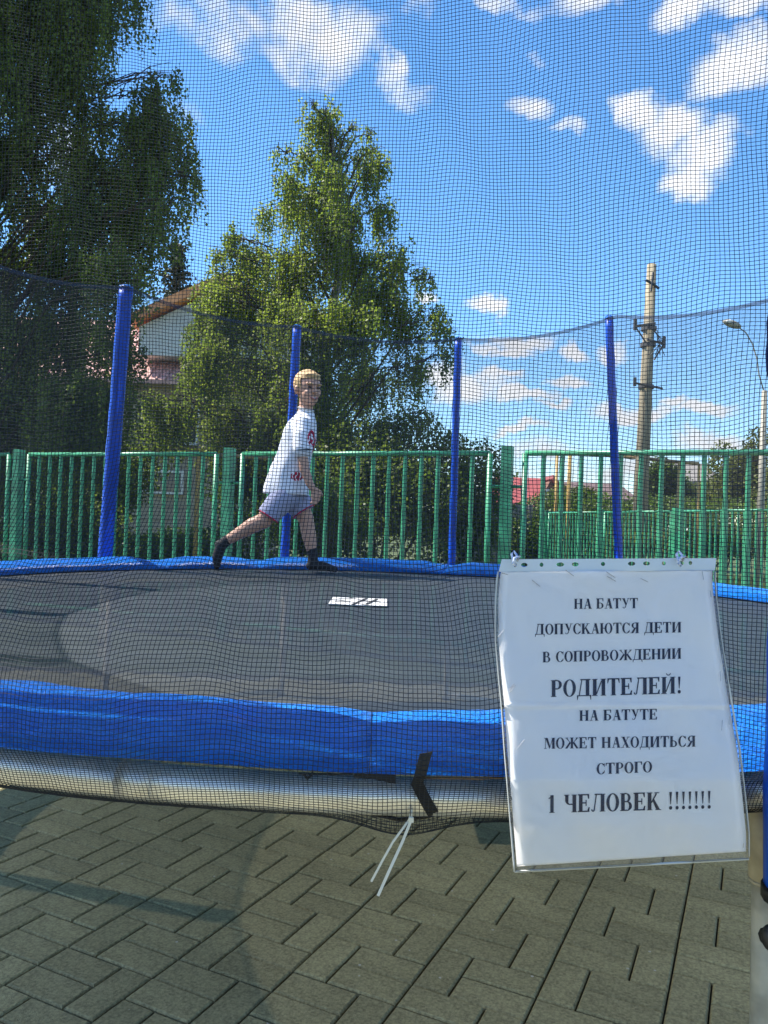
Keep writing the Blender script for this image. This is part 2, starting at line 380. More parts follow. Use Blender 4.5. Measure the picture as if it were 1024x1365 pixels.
# ------------------------------------------------------------------ houses and far things
M_beige = mat('beige_wall', (.34,.29,.22), .9, col2=(.42,.37,.29), vscale=2, bump=.4, bscale=30)
M_white = mat('white_wall', (.72,.72,.70), .8, var=.06, vscale=2)
M_pinkroof = mat('faded_red_roof', (.58,.31,.27), .6, col2=(.68,.40,.35), vscale=1.5, mottle=6)
M_redroof = mat('red_metal_roof', (.36,.085,.075), .5, var=.15, vscale=2)
M_orange = mat('orange_board', (.75,.30,.12), .6, var=.2, vscale=4)
M_brownbrick = mat('brown_wall', (.17,.085,.055), .85, var=.25, vscale=4)
M_glass = mat('dark_glass', (.02,.025,.03), .08, spec=.8)
M_frame = mat('window_frame_white', (.7,.7,.68), .5)
M_grey = mat('grey_concrete', (.24,.22,.20), .9, var=.15, vscale=2, bump=.3, bscale=20)
M_brownroof = mat('brown_slate_roof', (.15,.10,.09), .7, var=.2, vscale=3)
M_pinkwall = mat('pink_plaster', (.42,.30,.26), .85, var=.1, vscale=2)
M_beam = mat('brown_beam', (.24,.15,.08), .8, var=.2, vscale=5)
def window(parent, c, w, h, panes=2):
    fr = MB(); t = .07
    x, y, z = c
    fr.box((x, y, z+h/2+t/2), (w+2*t, .10, t)); fr.box((x, y, z-h/2-t/2), (w+2*t, .16, t))
    for s in (-1, 1): fr.box((x+s*(w/2+t/2), y, z), (t, .10, h))
    for k in range(1, panes): fr.box((x-w/2+w*k/panes, y, z), (.05, .08, h))
    fo = fr.build('window', M_frame, parent)
    for k in range(panes):
        MB().box((x-w/2+w*(k+.5)/panes, y+.03, z), (w/panes-.052, .02, h)).build('pane', M_glass, fo)
    return fo
def build_left_house():
    Y = 21.0; b = P(150, 700, Y)
    root = empty('beige_house', (b.x, Y, 0), 'beige house with a faded red roof and white gable behind the left birch', 'house')
    # children use world coords; parent inverse handles location
    L_ = P(-40, 600, Y).x; Rr = P(330, 600, Y).x; ze = P(150, 502, Y).z
    MB().box(((L_+Rr)/2, Y+3.2, ze/2), (Rr-L_, 6.4, ze)).build('wall', M_beige, root)
    for k in range(11):
        MB().box(((L_+Rr)/2, Y-.012, .2+k*.36), (Rr-L_, .03, .34)).build('wall_board', M_beige, root)
    zr = P(150, 425, Y+3).z
    rf = MB(); rf.prism([(L_-.4, Y-.5, ze-.12), (L_-.4, Y+3.2, zr), (L_-.4, Y+6.9, ze-.12), (L_-.4, Y+6.9, ze-.24), (L_-.4, Y+3.2, zr-.14), (L_-.4, Y-.5, ze-.24)], (Rr-L_+.8, 0, 0))
    ro = rf.build('roof', M_pinkroof, root)
    for k in range(34):
        x = L_-.3 + k*(Rr-L_+.6)/33
        o = MB().prism([(x-.02, Y-.5, ze-.118), (x+.02, Y-.5, ze-.118), (x+.02, Y+3.2, zr+.002), (x-.02, Y+3.2, zr+.002)], (0, 0, .04)).build('roof_seam', M_pinkroof, root)
    # white gable with an orange verge
    gl = P(176, 430, Y-.3); ap = P(300, 376, Y-.3); gr = P(424, 436, Y-.3); zb = P(250, 478, Y).z
    g = MB(); g.prism([(gl.x+.2, Y-.3, zb), (gr.x-.2, Y-.3, zb), (gr.x-.2, Y-.3, gr.z-.1), (ap.x, Y-.3, ap.z-.15), (gl.x+.2, Y-.3, gl.z-.1)], (0, 3.5, 0)); g.build('gable', M_white, root)
    v = MB()
    for a, c in ((gl, ap), (ap, gr)):
        v.prism([(a.x, Y-.6, a.z-.08), (c.x, Y-.6, c.z-.08), (c.x, Y-.6, c.z+.16), (a.x, Y-.6, a.z+.16)], (0, 4, 0))
    v.build('gable_roof', M_orange, root)
    MB().box(((L_+Rr)/2, Y-.1, P(150, 597, Y).z), (Rr-L_, .12, .16)).build('beam', M_beam, root)
    c = P(219, 643, Y); window(root, (c.x, Y-.06, c.z), .95, .52, 2)
    c = P(243, 568, Y); window(root, (c.x, Y-.06, c.z), .8, .9, 1)
    c = P(90, 643, Y); window(root, (c.x, Y-.06, c.z), .95, .52, 2)
build_left_house()
def simple_house(name, label, pxl, pxr, ytop, yeave, Y, depth, wallm, roofm, gable_right=False, wins=()):
    a = P(pxl, yeave, Y); b = P(pxr, yeave, Y); zr = P((pxl+pxr)/2, ytop, Y+depth/2).z
    root = empty(name, ((a.x+b.x)/2, Y, 0), label, 'house'); ze = (a.z+b.z)/2
    MB().prism([(a.x+.2, Y, 0), (b.x-.2, Y, 0), (b.x-.2, Y, ze), (a.x+.2, Y, ze)], (0, depth, 0)).build('wall', wallm, root)
    MB().prism([(b.x-.35, Y, ze), (b.x-.35, Y+depth, ze), (b.x-.35, Y+depth/2, zr-.1)], (.15, 0, 0)).build('gable', M_brownbrick, root)
    MB().prism([(a.x+.2, Y, ze), (a.x+.2, Y+depth, ze), (a.x+.2, Y+depth/2, zr-.1)], (.15, 0, 0)).build('gable', M_brownbrick, root)
    MB().prism([(a.x-.2, Y-.5, ze-.15), (a.x-.2, Y+depth/2, zr), (a.x-.2, Y+depth+.5, ze-.15), (a.x-.2, Y+depth+.5, ze-.3), (a.x-.2, Y+depth/2, zr-.15), (a.x-.2, Y-.5, ze-.3)], (b.x-a.x+.4, 0, 0)).build('roof', roofm, root)
    for (wx, wy, w, h) in wins:
        c = P(wx, wy, Y); window(root, (c.x, Y-.06, c.z), w, h, 2)
    return root
def red_house():
    Y = 34; e = P(657, 674, Y); g = P(716, 674, Y); ap = P(735, 638, Y); r = P(756, 674, Y)
    root = empty('brown_house', (e.x, Y, 0), 'brown house with a bright red roof beyond the grey wall', 'house')
    MB().prism([(e.x, Y, 0), (r.x, Y+.5, 0), (r.x, Y+5, 0), (e.x, Y+5, 0)], (0, 0, g.z)).build('wall', M_brownbrick, root)
    MB().prism([(g.x, Y, g.z), (r.x, Y+.3, g.z), (ap.x, Y+.2, ap.z-.1)], (0, 5, 0)).build('gable', M_brownbrick, root)
    k = P(690, 638, Y+4)
    MB().prism([(e.x-.3, Y-.4, g.z-.05), (g.x, Y-.4, g.z-.05), (ap.x, Y+2, ap.z), (P(668,640,Y).x, Y+2, ap.z)], (0, .1, .14)).build('roof', M_redroof, root)
    MB().prism([(ap.x, Y-.4, ap.z), (r.x+.4, Y-.4, g.z-.1), (r.x+.4, Y-.4, g.z+.05), (ap.x, Y-.4, ap.z+.15)], (0, 6, 0)).build('roof', M_redroof, root)
    c = P(737, 662, Y); window(root, (c.x, Y-.02, c.z), .5, .5, 1)
red_house()
simple_house('pink_house', 'pale pink house with a brown roof beyond the yellow gas pipes', 776, 846, 644, 662, 46, 8, M_pinkwall, M_brownroof, wins=((800,676,1.0,.7),(826,676,1.0,.7)))
simple_house('white_building', 'pale building glimpsed between far trees at the right', 915, 962, 618, 640, 60, 8, M_white, M_grey, wins=((925,655,1.2,1.2),(940,655,1.2,1.2)))
def grey_wall():
    Y = 24; root = empty('concrete_wall', (P(670,700,Y).x, Y, 0), 'grey concrete slab wall behind the fence beneath the red roof', 'wall')
    x0 = P(612, 700, Y).x; x1 = P(706, 700, Y).x; n = 4; w = (x1-x0)/n; zt = P(660, 672, Y).z
    for k in range(n): MB().box((x0+w*(k+.5), Y, zt/2), (w-.06, .12, zt)).build('slab', M_grey, root)
    for k in range(n+1): MB().box((x0+w*k, Y-.02, zt/2+.02), (.12, .2, zt)).build('post', M_grey, root)
grey_wall()

# ------------------------------------------------------------------ trees
def bough_tree(base, H, lobes, label, leafm, leaf, dens, slen, depth=1.3, nl=36):
    """lobes: boughs (px, py, r px) placed round the trunk at real depth; leafy twigs hang from each bough"""
    root = empty('birch_tree', base, label, 'tree'); bx, by = base[0], base[1]
    tr = MB(); tp = [Vector((bx+.12*math.sin(k*.9), by+.08*math.cos(k*1.3), H*.97*k/12)) for k in range(13)]
    tr.tube(tp, [.17*(1-k/12.6)+.012 for k in range(13)], 10); tr.build('trunk', M_bark, root, True)
    lim = MB(); pts = []; tone = []
    for (px, py, rp) in lobes:
        dy = random.uniform(-1, 1)*depth*(.25 if py < 240 else 1); Y = by+dy; c = P(px, py, Y); rr = rp/F*by
        if c.z > H+2: continue
        z0 = max(.8, c.z-math.hypot(c.x-bx, dy)*.75-.3); k = min(11.99, max(0, z0/(H*.97/12))); a = tp[int(k)].lerp(tp[int(k)+1], k-int(k))
        m = a.lerp(c, .55)+Vector((0, 0, .25*(c-a).length)); cv = [a, a.lerp(m, .5)+Vector(RNG.normal(0,.04,3)), m, m.lerp(c, .6)+Vector((0,0,.05)), c]
        lim.tube(cv, [.032, .022, .014, .009, .005], 6, cap=False)
        sub = []
        for j in range(6):
            d = Vector(RNG.normal(size=3)); d.z = abs(d.z)*.6; d.normalize(); e = c+d*rr*RNG.uniform(.6, 1.15); sub.append(e)
            st = m.lerp(c, RNG.uniform(.2, 1)); lim.tube([st, st.lerp(e, .5)+Vector((0,0,.08)), e], [.011,.007,.003], 4, cap=False)
        bt = RNG.uniform(.25, .75)
        for q in range(max(8, int(dens*(rp/40)**2))):
            if RNG.random() < .45:
                e = sub[RNG.integers(6)]; p = np.array(c.lerp(e, RNG.uniform(.3, 1)))+RNG.normal(0, .06, 3)
            else:
                d = RNG.normal(size=3); d /= np.linalg.norm(d); p = np.array(c)+d*rr*RNG.uniform(.2, 1.0)*np.array([1,1,.8])
            ln = RNG.uniform(*slen)*(.7 if py < 230 and depth > 1.25 else 1)*min(1, .35+rp/60); mm = max(4, int(nl*ln/.75)); tt = np.linspace(0, 1, mm); sw = RNG.normal(0, .10, 2)
            st = np.stack([p[0]+sw[0]*tt**1.5, p[1]+sw[1]*tt**1.5, p[2]+.05*np.sin(tt*PI)-ln*tt**1.15], 1)
            if q % 3 == 0: lim.tube([Vector(st[0]), Vector(st[mm//2]), Vector(st[-1])], [.004,.003,.0015], 3, cap=False)
            st += RNG.normal(0, .026, st.shape); st = st[st[:,2] > .1]; pts.append(st); tone.append(np.full(len(st), bt))
    lim.build('branches', M_twig, root, True)
    pts = np.concatenate(pts); tone = np.concatenate(tone); print(label, len(pts))
    link('crown', leaves_mesh('crown', pts, leaf, .7, tone), leafm, root)
LC = [(415,142,13),(440,158,17),(472,172,11),(432,192,26),(503,202,18),(506,222,20),(478,214,22),(380,242,24),(372,202,14),(455,240,30),(420,260,36),(430,150,20),(424,168,26),(452,188,22),(402,212,26),(435,225,34),(494,182,14),(492,232,24),(508,282,28),(450,285,44),(392,272,30),(352,285,22),(310,318,24),(292,340,18),(345,345,40),(400,350,46),
      (462,352,48),(520,345,34),(560,366,18),(576,372,10),(300,398,30),(270,425,24),(335,425,46),(400,425,52),(470,428,54),(535,420,38),(585,425,22),(600,445,12),(285,480,42),(345,495,44),(420,505,52),(490,505,52),(550,490,32),(590,478,16),
      (240,545,28),(300,552,40),(370,565,48),(450,572,52),(520,572,44),(566,556,20),(480,632,56),(400,632,48),(548,632,36),(255,505,20),(440,320,40),(380,380,44),(500,390,44),(285,385,26),(305,372,24),(298,400,30),(322,392,26),(285,388,24),(270,402,18),(288,452,34),(262,475,28),(228,548,34),(202,575,28),(203,532,20),(262,440,16)]
bough_tree((P(432,700,14).x, 14, 0), 8.7, LC, 'sunlit weeping birch in the middle, behind the boy and the fence', M_birch, .054, 104, (.35,1.0))
LL = [(30,20,66),(100,25,56),(122,18,32),(188,0,14),(172,-20,26),(28,110,60),(96,105,46),(126,150,26),(30,200,60),(98,205,46),(60,290,56),(120,275,48),(20,350,58),(90,355,56),(148,355,44),(185,372,18),
      (28,440,60),(92,440,54),(150,445,44),(182,470,20),(20,530,60),(82,530,56),(140,540,44),(182,535,16),(95,590,40),(20,600,44),
      (236,102,16),(205,130,36),(225,165,38),(180,170,46),(246,215,26),(262,236,10),(205,235,44),(150,235,48),(228,275,22),(180,290,42),(222,310,14),(205,335,16),
      (-60,40,80),(-60,150,80),(-60,270,80),(-60,390,80),(-60,510,80),(30,-80,80),(110,-70,60),(-50,-70,80),(60,-170,80),(-30,-180,80),(20,-260,60),(130,-60,40),
      (-170,100,80),(-170,260,80),(-170,420,80),(-150,-50,80)]
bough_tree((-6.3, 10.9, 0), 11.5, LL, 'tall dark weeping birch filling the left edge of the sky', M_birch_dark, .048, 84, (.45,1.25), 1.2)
def spruce(loc, H, Rb, label):
    root = empty('spruce_tree', loc, label, 'tree'); x, y = loc[0], loc[1]
    MB().tube([(x, y, 0), (x, y, H)], [.2, .02], 8).build('trunk', M_twig, root, True)
    pts = []
    for k in range(46):
        z = H*(.12+.86*k/45); r = (Rb*(1-z/H)*1.5+.12)*RNG.uniform(.55, 1.25)
        for j in range(6):
            ph = RNG.uniform(0, 2*PI); m = 34; t = RNG.uniform(.05, 1, m)
            p = np.stack([x+r*t*math.cos(ph), y+r*t*math.sin(ph), z-.35*r*t+.25*r*t**2], 1)+RNG.normal(0, .07, (m,3))*np.array([1,1,.6]); pts.append(p)
    link('crown', leaves_mesh('crown', np.concatenate(pts), .13, .3), M_needle, root)
spruce((P(222,700,27).x, 27, 0), 1.2+370/F*27, 2.3, 'dark spruce with a pointed top between the two birches')
def S(name, px, py, Y, rx, rz, n, m, label, leaf=.06, cat='shrub', ry=None, lumps=10):
    c = P(px, py, Y); return shrub(name, (c.x, Y, c.z), (rx, ry or rx*.7, rz), n, m, label, cat, None, leaf, lumps)
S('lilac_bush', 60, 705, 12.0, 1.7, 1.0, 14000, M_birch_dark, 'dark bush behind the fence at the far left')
S('lilac_bush', 235, 735, 11.6, 1.5, .42, 11000, M_bush, 'green bush under the house window with sunlit top leaves', .055)
S('lilac_bush', 395, 705, 11.2, 1.3, .9, 13000, M_bush, 'leafy bush behind the fence right behind the boy', .055)
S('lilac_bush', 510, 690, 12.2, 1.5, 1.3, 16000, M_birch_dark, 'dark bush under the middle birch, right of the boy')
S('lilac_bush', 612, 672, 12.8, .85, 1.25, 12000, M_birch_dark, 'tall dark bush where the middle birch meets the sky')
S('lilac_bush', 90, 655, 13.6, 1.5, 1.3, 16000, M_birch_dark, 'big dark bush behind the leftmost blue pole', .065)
S('elder_bush', 330, 650, 14.5, 1.1, 1.3, 14000, M_bush, 'mid green bush between the house and the middle birch', .06)
S('yellow_bush', 765, 672, 30, 1.1, .7, 5000, M_bushy, 'small yellow green bush beneath the gas pipe at the right', .1)
S('far_tree', 888, 655, 27, 1.1, 1.15, 9000, M_bush, 'dark green tree just right of the wooden utility pole', .1, 'tree')
S('far_tree', 935, 668, 32, 1.6, 1.0, 9000, M_bushy, 'olive tree in front of the pale far building', .11, 'tree')
S('far_tree', 992, 640, 26, 1.1, 1.6, 11000, M_bushy, 'yellowish tree at the right edge by the lamp post', .1, 'tree')
S('far_tree', 1075, 620, 24, 1.6, 2.0, 9000, M_bushy, 'yellowish tree beyond the right edge of the fence', .1, 'tree')
S('low_bush', 700, 715, 24.0, 1.2, .8, 6000, M_bush, 'low bush in front of the grey wall slabs', .08)
S('low_bush', 800, 698, 25, 2.6, 1.1, 14000, M_bush, 'hedge between the grey wall and the utility pole', .09)
S('low_bush', 950, 706, 22, 3.2, .9, 16000, M_bush, 'long low hedge behind the second green fence', .08)
S('low_bush', 850, 725, 19.5, 1.1, .35, 5000, M_bushy, 'tall weeds at the foot of the utility pole', .07)
def far_woods():
    n = 60000; x = RNG.uniform(-90, 110, n); y = 95+RNG.uniform(-6, 6, n)
    top = 3.2+2.2*np.sin(x*.11)+1.3*np.sin(x*.37+2)+.8*np.sin(x*.9); z = RNG.uniform(0, 1, n)*np.maximum(top, 1.2)
    tagp(link('far_wood', leaves_mesh('far_wood', np.stack([x, y, z], 1), .75, .1), M_bush), 'distant line of trees low along the horizon', 'trees', None, 'stuff')
far_woods()
def grass():
    n = 30000; x = RNG.uniform(-6, 13, n); y = RNG.uniform(6.2, 22, n); ok = (y > 9.0-(x+4.2)*.4); x = x[ok]; y = y[ok]; n = len(x)
    h = RNG.uniform(.08, .32, n); a = RNG.uniform(0, PI, n); w = .012
    b = np.stack([x, y, np.full(n, -.03)], 1); s = np.stack([np.cos(a)*w, np.sin(a)*w, np.zeros(n)], 1)
    t = b + np.stack([RNG.normal(0,.06,n), RNG.normal(0,.06,n), h], 1)
    V = np.stack([b-s, b+s, t], 1).reshape(-1,3)
    tagp(link('grass', npmesh('grass', V, np.arange(3*n).reshape(n,3), RNG.uniform(0,1,n)), M_bushy), 'unmown grass blades between the fences', 'grass', None, 'stuff')
grass()

# ------------------------------------------------------------------ fences
M_green = mat('green_paint', (.05,.30,.155), .38, mottle=7, var=.15, vscale=5, bump=.1, bscale=60)
def fence(name, label, A, d, n_panels, plen, Hh, bar_r=.0205, pw=.09, gap=.155, nb=16):
    root = empty(name, (A.x, A.y, 0), label, 'fence'); rz = math.atan2(d.y, d.x)
    bar = MB().tube([(0,0,.02), (0,0,Hh-.05)], bar_r, 8, cap=False).mesh('bar'); bar.materials.append(M_green); bar.shade_smooth()
    for k in range(n_panels+1):
        p = A + d*(plen*k)
        MB().box((p.x, p.y, (Hh+.03)/2), (pw, pw, Hh+.03), rz).build('post', M_green, root)
    for k in range(n_panels):
        a = A + d*(plen*k+gap); b = A + d*(plen*(k+1)-gap); up = Vector((0,0,1))
        pf = MB().tube([a+up*(Hh-.03), b+up*(Hh-.03)], bar_r*1.15, 8).tube([a+up*.16, b+up*.16], bar_r*1.1, 8)
        pf.tube([a+up*.12, a+up*(Hh-.03)], bar_r*1.25, 8).tube([b+up*.12, b+up*(Hh-.03)], bar_r*1.25, 8)
        for zz in (.35, Hh-.32):
            pf.tube([a+up*zz, a+up*zz-d*(gap-pw/2+.005)], bar_r*.7, 6); pf.tube([b+up*zz, b+up*zz+d*(gap-pw/2+.005)], bar_r*.7, 6)
        po = pf.build('panel_frame', M_green, root, True)
        for i in range(1, nb):
            q = a.lerp(b, i/nb); o = bpy.data.objects.new('bar', bar); C.objects.link(o); o.parent = po; o.location = (q.x, q.y, 0)
    return root
FA = Vector((P(22,690,8.86).x, 8.86, 0)); FB = Vector((P(290,690,7.80).x, 7.80, 0)); FC = Vector((P(674,690,6.70).x, 6.70, 0))
fd = (FC-FA).normalized(); plen = (FC-FA).length/2
fence('picket_fence', 'green tubular metal fence right behind the trampoline', FA-fd*plen*2, fd, 6, plen, 1.885, .0205, .092, .155, 16)
gA = Vector((P(728,700,19).x, 19, 0)); gB = Vector((P(1040,700,11.5).x, 11.5, 0)); gd = (gB-gA).normalized()
fence('picket_fence', 'second green metal fence running off behind, seen between the bars at the right', gA, gd, 4, 2.6, 1.65, .02, .1, .15, 17)
gC = Vector((P(735,700,28).x, 28, 0)); hd = (gA-gC).normalized()
fence('picket_fence', 'short dense looking run of green fence left of the blue pole', gC, hd, 3, (gA-gC).length/3, 1.65, .02, .1, .15, 17)

# ------------------------------------------------------------------ gas pipes, utility pole, street lamp
M_yellow = mat('yellow_paint', (.42,.27,.07), .5, var=.2, vscale=4)
M_brownpipe = mat('weathered_yellow_pipe', (.30,.20,.09), .6, var=.25, vscale=3)
def gas(name, label, path, rad, posts, elbow=None):
    root = empty(name, (path[0].x, path[0].y, 0), label, 'gas pipe')
    MB().tube(path, rad, 8).build('pipe', M_brownpipe, root, True)
    for (p, r, z0) in posts: MB().tube([(p.x, p.y, z0), (p.x, p.y, p.z)], r, 8).build('riser', M_yellow, root, True)
p1 = P(265,606,10.6)
gas('gas_pipe', 'yellow gas pipe behind the fence left of the boy', [p1, P(300,607,10.5), P(362,611,10.3), P(420,616,10.2)], .027, [(p1, .032, 0)])
a = P(743,603,21); b = P(760,604,20.8); c = P(850,610,20.2); e = P(906,616,19.8); g = P(932,618,19.6)
gas('gas_pipe', 'yellow gas pipe arch on risers beside the utility pole', [a, b, c, e, g], .045, [(a, .04, 0), (b, .055, 0), (e, .05, 0), (g, .035, 0)])
M_wood = mat('weathered_pole', (.20,.165,.105), .9, col2=(.34,.29,.20), vscale=6, stretch=(4,4,.3), bump=.5, bscale=20)
M_iron = mat('dark_iron', (.05,.05,.055), .6, var=.2)
def upole():
    Y = 20.; t = P(869, 353, Y); b = P(852, 700, Y); base = Vector((b.x+(b.x-t.x)*.1, Y, 0)); root = empty('utility_pole', base, 'weathered utility pole with iron brackets against the sky', 'pole')
    MB().tube([base, base.lerp(t, .5), t], [.205, .17, .12], 12).build('shaft', M_wood, root, True)
    def at(py): return base.lerp(t, (P(860,py,Y).z)/t.z)
    q = at(378); MB().tube([q+Vector((-.17,-.12,.05)), q+Vector((0,-.16,-.05)), q+Vector((.17,-.12,-.16))], .035, 6).tube([q+Vector((0,-.15,.25)), q+Vector((-.05,-.17,-.25))], .03, 6).build('bracket', M_iron, root)
    for py, w, s in ((438, .42, -1), (460, .34, 1), (516, .36, 0)):
        q = at(py); m = MB()
        if s: m.tube([q+Vector((-.1*s,-.2,.1)), q+Vector((w*s,-.2,.0))], .03, 6).tube([q+Vector((w*s,-.2,-.0)), q+Vector((w*s*.3,-.2,-.42))], .022, 6).tube([q+Vector((w*s,-.2,-.1)), q+Vector((w*s,-.2,.18))], .05, 8)
        else: m.tube([q+Vector((-w,-.2,.06)), q+Vector((w,-.2,-.06))], .028, 6).tube([q+Vector((-w,-.2,-.02)), q+Vector((-w,-.2,.2))], .045, 8)
        m.build('bracket', M_iron, root)
        MB().tube([q+Vector((0,0,-.05)), q+Vector((0,0,.05))], .2, 12).build('band', M_iron, root)
    q = at(450); m = MB()
    for k in range(4): m.tube([q+Vector((.1*k-.15,-.22,.3-.05*k)), q+Vector((.3-.05*k,-.24,-.1)), q+Vector((.12*k,-.22,-.5))], .012, 4)
    m.build('cable_bundle', M_iron, root)
upole()
M_lamp = mat('lamp_grey', (.30,.28,.22), .5, metal=0, var=.1)
def lamp():
    Y = 15.; pb = P(1013, 700, Y); root = empty('street_lamp', (pb.x, Y, 0), 'pale street lamp with a curved arm at the right edge', 'street lamp')
    h = P(984, 436, Y); top = P(1011, 500, Y)
    MB().tube([(pb.x, Y, 0), (pb.x+.02, Y, top.z-.3)], [.085, .05], 10).build('post', M_lamp, root, True)
    MB().tube([(pb.x+.02, Y, top.z-.35), P(1012,500,Y), P(1009,478,Y), P(1003,458,Y), P(994,443,Y), h], .014, 6).build('arm', M_lamp, root, True)
    c = P(976, 432, Y); rot = Matrix.Rotation(R(18), 3, 'Y')
    MB().ell(c, (.19, .09, .07), rot).build('lamp_head', M_lamp, root, True)
    MB().ell(c+Vector((-.07,0,.03)), (.1, .085, .06), rot).build('lamp_cover', M_white, root, True)
lamp()

# ------------------------------------------------------------------ trampoline
CY = 3.22; RM = 1.98; ZM = .88; RF = 2.14; ZF = .824
def pol(th, r, z): return Vector((r*math.sin(th), CY+r*math.cos(th), z))
tramp = empty('trampoline', (0, CY, 0), 'big round trampoline with blue padding, black mat and black safety net', 'trampoline')
def mat_material():
    m = mat('jumping_mat', (.020,.023,.026), .55, spec=.4, bump=.12, bscale=9, stretch=(1,1,1), transp=.08)
    nt = m.node_tree; N = nt.nodes; L = nt.links; b = N['Principled BSDF']
    tc = N.new('ShaderNodeTexCoord'); mp = N.new('ShaderNodeMapping'); mp.inputs['Scale'].default_value = (2.2, 12, 1); L.new(tc.outputs['Object'], mp.inputs[0])
    nz = N.new('ShaderNodeTexNoise'); nz.inputs['Scale'].default_value = 1.7; nz.inputs['Detail'].default_value = 8; nz.inputs['Roughness'].default_value = .65; L.new(mp.outputs[0], nz.inputs['Vector'])
    rp = N.new('ShaderNodeValToRGB'); rp.color_ramp.elements[0].position = .42; rp.color_ramp.elements[1].position = .74
    rp.color_ramp.elements[0].color = (.010,.015,.021,1); rp.color_ramp.elements[1].color = (.028,.036,.046,1)
    L.new(nz.outputs['Fac'], rp.inputs[0]); L.new(rp.outputs[0], b.inputs['Base Color'])
    return m
M_mat = mat_material()
def build_mat():
    nr, nt = 26, 120; V = [(0, CY, ZM-.012)]; Fq = []
    bm = bmesh.new(); c = bm.verts.new(V[0]); prev = None
    for i in range(1, nr+1):
        r = RM*i/nr; z = ZM-.012*(1-(r/RM)**2)
        # dip where the boy pushes the mat down
        ring = []
        for j in range(nt):
            p = pol(2*PI*j/nt, r, z); ring.append(bm.verts.new(p))
        for j in range(nt):
            if prev is None: bm.faces.new((c, ring[(j+1)%nt], ring[j]))
            else: bm.faces.new((prev[j], prev[(j+1)%nt], ring[(j+1)%nt], ring[j]))
        prev = ring
    bmesh.ops.recalc_face_normals(bm, faces=bm.faces)
    me = bpy.data.meshes.new('jumping_mat'); bm.to_mesh(me); bm.free()
    o = link('jumping_mat', me, M_mat, tramp, True)
    hem = MB()
    hem.tube([pol(2*PI*k/120, RM-.006, ZM+.002) for k in range(120)], .007, 6, closed=True); hem.build('mat_hem', MAT_black, tramp, True)
    lb = MB()
    cx0 = (P(440,803,3.24).x+P(517,803,3.24).x)/2
    lb.box((cx0, 3.23, ZM-.006), (.235, .29, .004)); lo = lb.build('mat_label', M_label, tramp)
    ink = MB()
    z = ZM-.0025
    for (a, c) in (((.0,.0),(.085,.0)), ((-.02,-.15),(.03,.12)), ((.035,-.12),(.075,.10)), ((-.10,-.05),(-.035,-.05)), ((-.09,.06),(-.03,.075))):
        d = Vector((c[0]-a[0], c[1]-a[1], 0)); nn = Vector((-d.y, d.x, 0)).normalized()*.0065
        A = Vector((cx0+a[0], 3.23+a[1], z)); B = Vector((cx0+c[0], 3.23+c[1], z)); ink.prism([A-nn, B-nn, B+nn, A+nn], (0, 0, .0008+.0002*len(ink.f))) if False else ink.prism([A-nn, B-nn, B+nn, A+nn], (0, 0, .001))
        z += .0003
    ink.build('label_print', MAT_black, lo)
MAT_black = mat('black_webbing', (.012,.013,.015), .8, var=.2, vscale=30, bump=.2, bscale=200)
M_label = mat('white_label', (.5,.5,.5), .5, var=.08, vscale=20)
M_steel = mat('galvanised_steel', (.88,.87,.84), .30, metal=.6, var=.14, vscale=9, bump=.06, bscale=50)
build_mat()

def vinyl():
    m = mat('blue_vinyl', (.004,.13,.80), .30, spec=.45, bump=0)
    nt = m.node_tree; N = nt.nodes; L = nt.links; b = N['Principled BSDF']
    tc = N.new('ShaderNodeTexCoord'); mp = N.new('ShaderNodeMapping'); mp.inputs['Scale'].default_value = (3.2, 3.2, 22); L.new(tc.outputs['Object'], mp.inputs[0])
    n1 = N.new('ShaderNodeTexNoise'); n1.inputs['Scale'].default_value = 3.5; n1.inputs['Detail'].default_value = 7; n1.inputs['Roughness'].default_value = .7; n1.inputs['Distortion'].default_value = 1.2; L.new(mp.outputs[0], n1.inputs['Vector'])
    n2 = N.new('ShaderNodeTexNoise'); n2.inputs['Scale'].default_value = 60; n2.inputs['Detail'].default_value = 3; L.new(tc.outputs['Object'], n2.inputs['Vector'])
    n3 = N.new('ShaderNodeTexNoise'); n3.inputs['Scale'].default_value = 11; n3.inputs['Detail'].default_value = 5; n3.inputs['Distortion'].default_value = 2.5; L.new(mp.outputs[0], n3.inputs['Vector'])
    ad0 = N.new('ShaderNodeMath'); ad0.operation = 'MULTIPLY_ADD'; ad0.inputs[1].default_value = .8; L.new(n3.outputs['Fac'], ad0.inputs[0]); L.new(n1.outputs['Fac'], ad0.inputs[2])
    add = N.new('ShaderNodeMath'); add.operation = 'MULTIPLY_ADD'; add.inputs[1].default_value = .06; L.new(n2.outputs['Fac'], add.inputs[0]); L.new(ad0.outputs[0], add.inputs[2])
    bp = N.new('ShaderNodeBump'); bp.inputs['Strength'].default_value = 1; bp.inputs['Distance'].default_value = .04; L.new(add.outputs[0], bp.inputs['Height']); L.new(bp.outputs[0], b.inputs['Normal'])
    rp = N.new('ShaderNodeValToRGB'); rp.color_ramp.elements[0].position = .3; rp.color_ramp.elements[1].position = .72
    rp.color_ramp.elements[0].color = (.002,.16,.80,1); rp.color_ramp.elements[1].color = (.015,.32,1.0,1); L.new(n1.outputs['Fac'], rp.inputs[0]); L.new(rp.outputs[0], b.inputs['Base Color'])
    return m
M_vinyl = vinyl()
def snoise(th, k, seed):
    return sum(math.sin(th*k*(1+i*.73)+seed*(i+1)*2.1)/(1+i*.6) for i in range(4))/2.2
